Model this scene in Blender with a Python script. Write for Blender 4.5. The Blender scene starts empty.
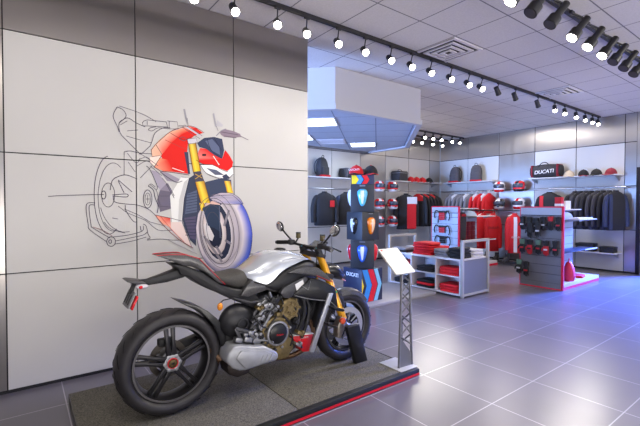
import bpy, bmesh, math, random
from mathutils import Vector, Matrix
from mathutils.geometry import tessellate_polygon
random.seed(7)
PI = math.pi
col = bpy.context.scene.collection

# ------------------------------------------------------------------ materials
def lin(c):
    return tuple((x/12.92 if x <= 0.04045 else ((x+0.055)/1.055)**2.4) for x in c)
def hx(s):
    if not isinstance(s, str): return lin(tuple(v/255 for v in s))
    return lin(tuple(int(s[i:i+2], 16)/255 for i in (0, 2, 4)))
MATS = {}
def mat(name, c, rough=0.5, metal=0.0, var=0.0, scale=30.0, coat=0.0, bump=0.0, spec=0.5):
    """principled material; var adds noise variation of the colour, bump adds noise relief"""
    if name in MATS: return MATS[name]
    m = bpy.data.materials.new(name); m.use_nodes = True
    nt = m.node_tree; b = nt.nodes['Principled BSDF']
    c = hx(c) if isinstance(c, str) else c
    b.inputs['Base Color'].default_value = (*c, 1)
    b.inputs['Roughness'].default_value = rough
    b.inputs['Metallic'].default_value = metal
    b.inputs['Coat Weight'].default_value = coat
    b.inputs['Specular IOR Level'].default_value = spec
    if var or bump:
        tc = nt.nodes.new('ShaderNodeTexCoord')
        n = nt.nodes.new('ShaderNodeTexNoise'); n.inputs['Scale'].default_value = scale; n.inputs['Detail'].default_value = 4
        nt.links.new(tc.outputs['Object'], n.inputs['Vector'])
        if var:
            r = nt.nodes.new('ShaderNodeMapRange'); r.inputs['From Min'].default_value = .3; r.inputs['From Max'].default_value = .7
            r.inputs['To Min'].default_value = 1-var; r.inputs['To Max'].default_value = 1+var
            nt.links.new(n.outputs['Fac'], r.inputs['Value'])
            v = nt.nodes.new('ShaderNodeVectorMath'); v.operation = 'SCALE'; v.inputs[0].default_value = c
            nt.links.new(r.outputs['Result'], v.inputs['Scale'])
            nt.links.new(v.outputs['Vector'], b.inputs['Base Color'])
        if bump:
            bp = nt.nodes.new('ShaderNodeBump'); bp.inputs['Strength'].default_value = bump; bp.inputs['Distance'].default_value = .01
            nt.links.new(n.outputs['Fac'], bp.inputs['Height']); nt.links.new(bp.outputs['Normal'], b.inputs['Normal'])
    MATS[name] = m
    return m
def emit(name, c, s):
    if name in MATS: return MATS[name]
    m = bpy.data.materials.new(name); m.use_nodes = True
    b = m.node_tree.nodes['Principled BSDF']
    b.inputs['Base Color'].default_value = (*c, 1)
    b.inputs['Emission Color'].default_value = (*c, 1); b.inputs['Emission Strength'].default_value = s
    MATS[name] = m
    return m
def brushed(name, c, rough=.3, rot=0.0):
    m = mat(name, c, rough, 1.0); nt = m.node_tree; b = nt.nodes['Principled BSDF']
    b.inputs['Anisotropic'].default_value = .85; b.inputs['Anisotropic Rotation'].default_value = rot
    t = nt.nodes.new('ShaderNodeTangent'); t.direction_type = 'RADIAL'; t.axis = 'Z'
    nt.links.new(t.outputs['Tangent'], b.inputs['Tangent'])
    g = nt.nodes.new('ShaderNodeNewGeometry')
    mp = nt.nodes.new('ShaderNodeMapping'); mp.inputs['Scale'].default_value = (2.2, 2.2, .15)
    n = nt.nodes.new('ShaderNodeTexNoise'); n.inputs['Scale'].default_value = 3; n.inputs['Detail'].default_value = 3
    nt.links.new(g.outputs['Position'], mp.inputs['Vector']); nt.links.new(mp.outputs['Vector'], n.inputs['Vector'])
    r = nt.nodes.new('ShaderNodeMapRange'); r.inputs['To Min'].default_value = rough-.06; r.inputs['To Max'].default_value = rough+.08
    nt.links.new(n.outputs['Fac'], r.inputs['Value']); nt.links.new(r.outputs['Result'], b.inputs['Roughness'])
    return m
def grid_mat(name, base, line, x0, y0, s, w, rough, var, nscale, bump=0.0, rvar=0.0, tilevar=0.0, diag=False):
    """tiles of side s whose seams pass through (x0, y0), seam width w"""
    m = bpy.data.materials.new(name); m.use_nodes = True; nt = m.node_tree; N = nt.nodes.new; L = nt.links.new
    b = nt.nodes['Principled BSDF']
    g = N('ShaderNodeNewGeometry'); sp = N('ShaderNodeSeparateXYZ'); L(g.outputs['Position'], sp.inputs[0])
    def mth(op, a, bb=None):
        n = N('ShaderNodeMath'); n.operation = op
        for i, v in enumerate((a, bb)):
            if v is None: continue
            if isinstance(v, (int, float)): n.inputs[i].default_value = v
            else: L(v, n.inputs[i])
        return n.outputs[0]
    masks = []; cells = []; P, Q = sp.outputs['X'], sp.outputs['Y']
    if diag:                                            # grid turned by 45 degrees
        P, Q = mth('MULTIPLY', mth('ADD', P, Q), .70711), mth('MULTIPLY', mth('SUBTRACT', Q, P), .70711)
    for ax, o in ((P, x0), (Q, y0)):
        u = mth('DIVIDE', mth('SUBTRACT', ax, o), s)
        cells.append(mth('FLOOR', u))
        f = mth('FRACT', u)
        masks.append(mth('MAXIMUM', mth('LESS_THAN', f, w/s/2), mth('GREATER_THAN', f, 1-w/s/2)))
    mk = mth('MAXIMUM', masks[0], masks[1])
    n = N('ShaderNodeTexNoise'); n.inputs['Scale'].default_value = nscale; n.inputs['Detail'].default_value = 6
    L(g.outputs['Position'], n.inputs['Vector'])
    r = N('ShaderNodeMapRange'); r.inputs['From Min'].default_value = .3; r.inputs['From Max'].default_value = .7
    r.inputs['To Min'].default_value = 1-var; r.inputs['To Max'].default_value = 1+var; L(n.outputs['Fac'], r.inputs['Value'])
    fac = r.outputs['Result']
    if tilevar:
        cb = N('ShaderNodeCombineXYZ'); L(cells[0], cb.inputs[0]); L(cells[1], cb.inputs[1])
        wn = N('ShaderNodeTexWhiteNoise'); wn.noise_dimensions = '2D'; L(cb.outputs[0], wn.inputs['Vector'])
        r2 = N('ShaderNodeMapRange'); r2.inputs['To Min'].default_value = 1-tilevar; r2.inputs['To Max'].default_value = 1+tilevar
        L(wn.outputs['Value'], r2.inputs['Value']); fac = mth('MULTIPLY', fac, r2.outputs['Result'])
    v = N('ShaderNodeVectorMath'); v.operation = 'SCALE'; v.inputs[0].default_value = hx(base); L(fac, v.inputs['Scale'])
    mx = N('ShaderNodeMix'); mx.data_type = 'RGBA'; L(mk, mx.inputs['Factor']); L(v.outputs['Vector'], mx.inputs['A'])
    mx.inputs['B'].default_value = (*hx(line), 1); L(mx.outputs['Result'], b.inputs['Base Color'])
    b.inputs['Roughness'].default_value = rough
    if rvar:
        r3 = N('ShaderNodeMapRange'); r3.inputs['To Min'].default_value = rough-rvar; r3.inputs['To Max'].default_value = rough+rvar
        L(n.outputs['Fac'], r3.inputs['Value']); L(r3.outputs['Result'], b.inputs['Roughness'])
    if bump:
        bp = N('ShaderNodeBump'); bp.inputs['Strength'].default_value = bump; bp.inputs['Distance'].default_value = .01
        L(n.outputs['Fac'], bp.inputs['Height']); L(bp.outputs['Normal'], b.inputs['Normal'])
    MATS[name] = m
    return m

# ------------------------------------------------------------------ mesh builder
class MB:
    def __init__(s): s.v = []; s.f = []; s.m = []
    def add(s, vs, fs, mi=0):
        o = len(s.v); s.v += [tuple(v) for v in vs]
        for f in fs: s.f.append(tuple(i+o for i in f)); s.m.append(mi)
        return s
    def box(s, c, d, mi=0, R=None):
        x, y, z = d[0]/2, d[1]/2, d[2]/2
        vs = [Vector(p) for p in ((-x,-y,-z),(x,-y,-z),(x,y,-z),(-x,y,-z),(-x,-y,z),(x,-y,z),(x,y,z),(-x,y,z))]
        if R is not None: vs = [R @ v for v in vs]
        c = Vector(c)
        return s.add([v+c for v in vs], [(0,3,2,1),(4,5,6,7),(0,1,5,4),(1,2,6,5),(2,3,7,6),(3,0,4,7)], mi)
    def bx(s, x0, x1, y0, y1, z0, z1, mi=0):
        return s.box(((x0+x1)/2, (y0+y1)/2, (z0+z1)/2), (abs(x1-x0), abs(y1-y0), abs(z1-z0)), mi)
    def loft(s, rings, mi=0, caps=True):
        n = len(rings[0]); vs = [p for r in rings for p in r]; fs = []
        for k in range(len(rings)-1):
            for i in range(n):
                j = (i+1) % n
                fs.append((k*n+i, k*n+j, (k+1)*n+j, (k+1)*n+i))
        if caps:
            fs.append(tuple(range(n-1, -1, -1))); fs.append(tuple((len(rings)-1)*n+i for i in range(n)))
        return s.add(vs, fs, mi)
    def tube(s, pts, r, mi=0, n=8, caps=True):
        pts = [Vector(p) for p in pts]; rings = []; up = None
        for i, p in enumerate(pts):
            a = pts[max(i-1, 0)]; b = pts[min(i+1, len(pts)-1)]
            t = (b-a).normalized()
            if up is None:
                up = Vector((0, 0, 1)) if abs(t.z) < .9 else Vector((1, 0, 0))
            u = (up - t*up.dot(t)).normalized(); w = t.cross(u); up = u
            rr = r[i] if isinstance(r, (list, tuple)) else r
            rings.append([p + (u*math.cos(2*PI*k/n) + w*math.sin(2*PI*k/n))*rr for k in range(n)])
        return s.loft(rings, mi, caps)
    def lathe(s, prof, o=(0, 0, 0), axis='z', mi=0, n=24, a0=0, a1=2*PI, caps=False):
        """prof: (radius, height along axis)"""
        o = Vector(o); full = abs(a1-a0-2*PI) < 1e-6
        cnt = n if full else n+1; rings = []
        for k in range(cnt):
            a = a0+(a1-a0)*k/n; c, sn = math.cos(a), math.sin(a); ring = []
            for r, h in prof:
                p = {'z': (r*c, r*sn, h), 'y': (r*c, h, r*sn), 'x': (h, r*c, r*sn)}[axis]
                ring.append(o+Vector(p))
            rings.append(ring)
        m = len(prof); vs = [p for r in rings for p in r]; fs = []
        for k in range(cnt if full else cnt-1):
            k2 = (k+1) % cnt
            for i in range(m-1): fs.append((k*m+i, k*m+i+1, k2*m+i+1, k2*m+i))
        return s.add(vs, fs, mi)
    def disc(s, o, r0, r1, h0, h1, axis='y', mi=0, n=24):
        """solid disc / ring with walls (closed profile); r0 = 0 for a full disc"""
        r0 = max(r0, .0005)
        return s.lathe([(r0, h0), (r1, h0), (r1, h1), (r0, h1), (r0, h0)], o, axis, mi, n)
    def prism(s, poly, y0, y1, mi=0, plane='xz', hw=None):
        """polygon in a plane, extruded along the third axis from y0 to y1 (hw(x): half-width instead)"""
        n = len(poly); A = []; B = []
        for a, b in poly:
            lo, hi = (y0, y1) if hw is None else (-hw(a), hw(a))
            for L_, h in ((A, lo), (B, hi)):
                L_.append({'xz': (a, h, b), 'xy': (a, b, h), 'yz': (h, a, b)}[plane])
        return s.loft([A, B], mi)
    def ell(s, c, r, mi=0, n=14, m=9, R=None, t0=0.0, t1=PI):
        c = Vector(c); rings = []
        for k in range(m+1):
            t = t0+(t1-t0)*k/m; t = min(max(t, .02), PI-.02)
            ring = []
            for i in range(n):
                p = Vector((r[0]*math.sin(t)*math.cos(2*PI*i/n), r[1]*math.sin(t)*math.sin(2*PI*i/n), r[2]*math.cos(t)))
                ring.append(c+(R @ p if R is not None else p))
            rings.append(ring)
        return s.loft(rings, mi)
    def build(s, name, mats, parent=None, loc=None, bevel=0.0, seg=2, angle=35, smooth=True):
        me = bpy.data.meshes.new(name); me.from_pydata(s.v, [], s.f)
        if not isinstance(mats, (list, tuple)): mats = [mats]
        for m in mats: me.materials.append(m)
        me.polygons.foreach_set('material_index', s.m)
        bm = bmesh.new(); bm.from_mesh(me)
        bmesh.ops.recalc_face_normals(bm, faces=bm.faces)
        if bevel:
            es = [e for e in bm.edges if len(e.link_faces) == 2 and e.calc_face_angle(0) > math.radians(30)]
            bmesh.ops.bevel(bm, geom=es, offset=bevel, segments=seg, profile=.5, affect='EDGES', clamp_overlap=True)
            bmesh.ops.recalc_face_normals(bm, faces=bm.faces)
        bm.to_mesh(me); bm.free()
        if smooth:
            me.polygons.foreach_set('use_smooth', [True]*len(me.polygons))
            me.set_sharp_from_angle(angle=math.radians(angle))
        o = bpy.data.objects.new(name, me); col.objects.link(o)
        if parent: o.parent = parent
        if loc: o.location = loc
        return o
def tag(o, label, cat, group=None, kind=None):
    if label: o['label'] = label
    if cat: o['category'] = cat
    if group: o['group'] = group
    if kind: o['kind'] = kind
    return o
def thing(name, label, cat, loc=(0, 0, 0), rz=0.0, group=None):
    o = bpy.data.objects.new(name, None); col.objects.link(o)
    o.empty_display_size = .05; o.location = loc; o.rotation_euler = (0, 0, rz)
    return tag(o, label, cat, group)
KIDS = {}
def dup(root, label, loc, rz=None, group=None, rot=None):
    """copy of a thing with its parts and sub-parts"""
    def cp(o, par):
        c = o.copy(); col.objects.link(c)
        if par: c.parent = par
        for k in o.children: cp(k, c)
        return c
    r = cp(root, None); r.location = loc
    if rz is not None: r.rotation_euler = (0, 0, rz)
    if rot is not None: r.rotation_euler = rot
    r['label'] = label
    if group: r['group'] = group
    return r
def structure(o): o['kind'] = 'structure'; return o
def RX(a): return Matrix.Rotation(a, 3, 'X')
def RY(a): return Matrix.Rotation(a, 3, 'Y')
def RZ(a): return Matrix.Rotation(a, 3, 'Z')
def lettering(body, size, M, m, parent, extrude=.0015, name='lettering', shear=0.0, bold=0.0):
    cu = bpy.data.curves.new('text', 'FONT'); cu.body = body; cu.size = size; cu.extrude = extrude
    cu.align_x = 'CENTER'; cu.align_y = 'CENTER'; cu.shear = shear; cu.offset = bold
    t = bpy.data.objects.new('text', cu); col.objects.link(t)
    dg = bpy.context.evaluated_depsgraph_get(); dg.update()
    me = bpy.data.meshes.new_from_object(t.evaluated_get(dg))
    bpy.data.objects.remove(t); bpy.data.curves.remove(cu)
    me.transform(M); me.materials.clear(); me.materials.append(m)
    for p in me.polygons: p.material_index = 0
    me.name = name
    o = bpy.data.objects.new(name, me); col.objects.link(o)
    if parent: o.parent = parent
    return o
def frame_to(xa, ya, o):
    """4x4 placing text: local x -> xa, local y -> ya, origin o"""
    xa = Vector(xa).normalized(); ya = Vector(ya).normalized(); za = xa.cross(ya)
    return Matrix(((xa.x, ya.x, za.x, o[0]), (xa.y, ya.y, za.y, o[1]), (xa.z, ya.z, za.z, o[2]), (0, 0, 0, 1)))
ORD = ['first', 'second', 'third', 'fourth', 'fifth', 'sixth', 'seventh', 'eighth', 'ninth', 'tenth', 'eleventh', 'twelfth', 'thirteenth',
       'fourteenth', 'fifteenth', 'sixteenth', 'seventeenth', 'eighteenth']
# ------------------------------------------------------------------ room
CEIL = 3.27
WHITE = mat('white_panel', 'c2c0bd', .38, var=.015, scale=2)
METAL = brushed('brushed_steel_panel', 'b3aeaa', .32)
DARKGAP = mat('dark_gap', '17161a', .6)
BLACK = mat('black_plastic', '141416', .45)
STEEL = mat('satin_steel', 'a9a9ad', .32, 1.0)
PAINTW = mat('white_paint', 'dcdce0', .55, var=.02, scale=5)
FLOORM = grid_mat('slate_floor_tiles', '67636a', 'a5a1a8', 2.045, 2.105, .6, .007, .28, .07, 1.6, bump=.0, rvar=.0, tilevar=.0)
CEILM = grid_mat('acoustic_ceiling_tiles', 'bcb8b8', '67646a', 3.27, 2.67, .6, .013, .8, .07, 60, bump=.12)
X0, X1, Y0, Y1 = -3.2, 9.94, -3.0, 7.34
structure(MB().bx(X0-.2, X1+.2, Y0-.2, Y1+.2, -.2, 0).build('floor', FLOORM))
structure(MB().bx(X0-.2, X1+.2, Y0-.2, Y1+.2, CEIL, CEIL+.15).build('ceiling', CEILM))
ROWS = [(.025, .892), (.892, 1.788), (1.788, 2.684), (2.684, CEIL)]
def panel_wall(name, edges, kinds, plane, side, thick=.16, z_skip=None):
    """wall of panels with fine open joints; edges along the wall, kinds w(hite)/m(etal); plane = ('x'|'y', value), side = +1/-1 where the wall body lies"""
    g = .0045 if name == 'wall_left' else .0075; mb = MB(); ax, v = plane
    def put(a0, a1, d0, d1, z0, z1, mi):
        lo, hi = sorted((v+side*d0, v+side*d1))
        if ax == 'y': mb.bx(a0, a1, lo, hi, z0, z1, mi)
        else: mb.bx(lo, hi, a0, a1, z0, z1, mi)
    put(edges[0], edges[-1], .012, thick, 0, CEIL, 2)
    for k in range(len(edges)-1):
        for i, (z0, z1) in enumerate(ROWS):
            mi = 1 if (i == 3 or kinds[k] == 'm') else 0
            put(edges[k]+g, edges[k+1]-g, 0, .012, z0+g, z1-g, mi)
    return structure(mb.build(name, [WHITE, METAL, DARKGAP], smooth=False))
# wall that carries the printed mural
panel_wall('wall_left', [-3.0, -1.89, -.99, -.09, .808, 1.72, 2.628], 'mmmwww', ('y', 3.731), 1)
# shelf walls at the rear and on the right
panel_wall('wall_back', [X0, .45, 1.35, 2.25, 3.15, 4.05, 4.95, 5.85, 6.75, 7.65, 8.55, 9.45, 9.94], 'wwwwwwwwmwwm', ('y', Y1), 1)
panel_wall('wall_right', [2.62, 2.823, 3.723, 4.62, 5.52, 6.42, 7.34], 'mwwmww', ('x', X1), 1)
def glass_mat():
    m = bpy.data.materials.new('window_glass'); m.use_nodes = True; nt = m.node_tree; nt.nodes.clear()
    o = nt.nodes.new('ShaderNodeOutputMaterial'); mx = nt.nodes.new('ShaderNodeMixShader'); t = nt.nodes.new('ShaderNodeBsdfTransparent')
    g = nt.nodes.new('ShaderNodeBsdfGlossy'); g.inputs['Roughness'].default_value = .02; mx.inputs[0].default_value = .08
    nt.links.new(t.outputs[0], mx.inputs[1]); nt.links.new(g.outputs[0], mx.inputs[2]); nt.links.new(mx.outputs[0], o.inputs[0])
    return m
GLASS = glass_mat()
# right wall beyond the shelves: lintel over the door, door, wall to the front corner
o = MB(); o.bx(X1, X1+.16, 1.45, 2.62, 2.16, CEIL, 0); o.bx(X1, X1+.16, Y0, 1.45, 2.6, CEIL, 0); o.bx(X1, X1+.16, 1.2, 1.45, 0, 2.6, 0); o.bx(X1, X1+.16, Y0, -2.6, 0, 2.6, 0)
structure(o.build('wall_right_front', METAL, smooth=False))
dm = mat('dark_bronze_frame', '2b282d', .4, .6)
d = MB(); d.bx(X1-.03, X1+.1, 2.56, 2.62, 0, 2.16); d.bx(X1-.03, X1+.1, 1.45, 1.51, 0, 2.16); d.bx(X1-.03, X1+.1, 1.51, 2.56, 2.10, 2.16)
door = structure(d.build('door_1', dm, bevel=.004))
mb = MB(); mb.bx(X1+.01, X1+.06, 1.515, 1.60, .01, 2.095); mb.bx(X1+.01, X1+.06, 2.47, 2.555, .01, 2.095); mb.bx(X1+.01, X1+.06, 1.60, 2.47, .01, .2); mb.bx(X1+.01, X1+.06, 1.60, 2.47, 2.0, 2.095)
mb.build('door_leaf', mat('door_grey', '9c989c', .5, var=.03), door, smooth=False)
MB().bx(X1+.03, X1+.04, 1.60, 2.47, .2, 2.0).build('door_pane', GLASS, door, smooth=False)
h = MB().tube([(X1-.02, 1.62, .95), (X1-.05, 1.62, .97), (X1-.05, 1.62, 1.25), (X1-.02, 1.62, 1.27)], .012); h.build('door_handle', STEEL, door)
# front and rear-left walls with shop windows (out of the picture, they let the daylight and added fill lights in)
w = MB(); w.bx(X0, -2.8, Y0-.16, Y0, 0, CEIL); w.bx(-2.8, X1, Y0-.16, Y0, 2.7, CEIL)
structure(w.build('wall_front', PAINTW, smooth=False))
wf = MB()
for x in (-2.77, -1.2, .35, 1.9, 3.43, 5.05, 6.68, 8.3, 9.91): wf.bx(x-.03, x+.03, Y0-.1, Y0-.04, 0, 2.7)
wf.bx(-2.8, X1, Y0-.1, Y0-.04, 0, .08); wf.bx(-2.8, X1, Y0-.1, Y0-.04, 2.62, 2.7)
win = structure(wf.build('window_1', dm, smooth=False))  # unseen front window, widened leftwards so the added uplight passes
MB().bx(-2.8, X1, Y0-.075, Y0-.065, .08, 2.62).build('pane', GLASS, win, smooth=False)
wf = MB()
for y in (-2.57, -1.3, -.05, 1.17): wf.bx(X1+.03, X1+.09, y-.03, y+.03, 0, 2.6)
wf.bx(X1+.03, X1+.09, -2.6, 1.2, 0, .08); wf.bx(X1+.03, X1+.09, -2.6, 1.2, 2.52, 2.6)
win3 = structure(wf.build('window_3', dm, smooth=False))
MB().bx(X1+.055, X1+.065, -2.57, 1.17, .08, 2.52).build('pane', GLASS, win3, smooth=False)
w = MB(); w.bx(X0-.16, X0, Y0, 4.2, 0, CEIL); w.bx(X0-.16, X0, 4.2, Y1, 2.6, CEIL)
structure(w.build('wall_rear', PAINTW, smooth=False))
wf = MB()
for y in (4.23, 5.25, 6.3, 7.31): wf.bx(X0-.1, X0-.04, y-.03, y+.03, 0, 2.6)
wf.bx(X0-.1, X0-.04, 4.2, Y1, 0, .08); wf.bx(X0-.1, X0-.04, 4.2, Y1, 2.52, 2.6)
win2 = structure(wf.build('window_2', dm, smooth=False))
MB().bx(X0-.075, X0-.065, 4.2, Y1, .08, 2.52).build('pane', GLASS, win2, smooth=False)

# eight-sided dropped ceiling over the rear-left corner, seen from below
SOFW = mat('soffit_white', 'aaa9b0', .6)
outer = [(2.66, 4.98), (3.42, 4.22), (5.2, 4.22), (7.02, 6.04), (7.02, 7.338), (2.66, 7.338)]
sof = structure(MB().prism(outer, 2.735, CEIL-.002, plane='xy').build('ceiling_soffit', SOFW, smooth=False))
mold = MB()
def offset_poly(poly, d):
    n = len(poly); out = []
    for i in range(n):
        p0, p1, p2 = Vector(poly[i-1]), Vector(poly[i]), Vector(poly[(i+1) % n])
        e1 = (p1-p0).normalized(); e2 = (p2-p1).normalized()
        n1 = Vector((-e1.y, e1.x)); n2 = Vector((-e2.y, e2.x)); b = (n1+n2).normalized()
        out.append(tuple(p1+b*d/max(b.dot(n1), .3)))
    return out
inner = offset_poly(outer, .07); lip = offset_poly(outer, -.025)
n = len(outer)
def ring(z, P): return [(x, y, z) for x, y in P]
A, B = 2.695, 2.775
vs = ring(A, lip)+ring(B, lip)+ring(A, inner)+ring(B, inner); fs = []
for i in range(4):
    j = i+1
    fs += [(i, j, n+j, n+i), (2*n+j, 2*n+i, 3*n+i, 3*n+j), (j, i, 2*n+i, 2*n+j), (n+i, n+j, 3*n+j, 3*n+i)]
mold.add(vs, fs); mold.build('soffit_moulding', SOFW, sof, smooth=False)
LOWC = grid_mat('lower_ceiling_tiles', 'a2a8b8', '6d7280', 6.66, .64, .615, .016, .8, .06, 50, diag=True)
MB().prism(offset_poly(outer, .065), 2.728, 2.733, plane='xy').build('soffit_tiles', LOWC, sof, smooth=False)

# recessed fluorescent panels of the lower ceiling
LP = emit('fluorescent_diffuser', (.86, .93, 1.0), 5.0)
def troffer(xp, yp, lx, ly, label):
    """xp, yp: centre along the two diagonal directions of the lower ceiling grid"""
    q = math.sqrt(.5); x, y = (xp-yp)*q, (xp+yp)*q
    t = thing('recessed_ceiling_light', label, 'ceiling light', (x, y, 2.7275), PI/4)
    hx_, hy = lx/2, ly/2
    f = MB(); f.bx(-hx_, hx_, -hy, -hy+.02, -.012, 0); f.bx(-hx_, hx_, hy-.02, hy, -.012, 0); f.bx(-hx_, -hx_+.02, -hy+.02, hy-.02, -.012, 0); f.bx(hx_-.02, hx_, -hy+.02, hy-.02, -.012, 0)
    f.build('light_frame', SOFW, t, smooth=False)
    MB().bx(-hx_+.02, hx_-.02, -hy+.02, hy-.02, -.008, -.001).build('diffuser', LP, t, smooth=False)
    return t
troffer(6.345, .95, .62, .62, 'glowing fluorescent panel in the lower blue ceiling, near one cut by the mural wall edge')
troffer(8.83, .31, .60, .56, 'glowing fluorescent panel in the lower blue ceiling, farther one above the dark duffel bag')
troffer(7.74, 1.85, .60, 1.18, 'sliver of a glowing fluorescent panel in the lower ceiling beside the mural wall edge')

# air diffusers
VW = mat('vent_white', 'b9b5bd', .5)
def vent(x0, y0, s, z, label):
    t = thing('ceiling_vent', label, 'ceiling vent', (x0+s/2, y0+s/2, z))
    h = s/2; f = MB()
    for i, (a, dz) in enumerate(((h, 0), (h*.74, -.006), (h*.5, -.012), (h*.26, -.018))):
        b = a-.035
        for (p, q, r_, s_) in ((-a, a, -a, -b), (-a, a, b, a), (-a, -b, -b, b), (b, a, -b, b)):
            f.bx(p, q, r_, s_, dz-.012, dz)
    f.build('louvre', VW, t, smooth=False)
    MB().bx(-h+.01, h-.01, -h+.01, h-.01, -.004, -.001).build('duct_opening', DARKGAP, t, smooth=False)
vent(3.89, 2.69, .57, CEIL, 'square louvred ceiling vent beside the near spotlight track')
vent(6.89, 2.69, .57, CEIL, 'square louvred ceiling vent towards the right shelf wall')
t = thing('ceiling_vent', 'square dark air vent in the lower blue ceiling between the glowing panels', 'ceiling vent', (5.22, 6.56, 2.7275), PI/4)
f = MB(); f.bx(-.29, .29, -.29, -.26, -.01, 0); f.bx(-.29, .29, .26, .29, -.01, 0); f.bx(-.29, -.26, -.26, .26, -.01, 0); f.bx(.26, .29, -.26, .26, -.01, 0)
for k in range(5): f.bx(-.2+k*.1-.012, -.2+k*.1+.012, -.26, .26, -.01, -.002)
f.build('louvre', VW, t, smooth=False); MB().bx(-.26, .26, -.26, .26, -.002, -.0005).build('duct_opening', DARKGAP, t, smooth=False)
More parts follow.
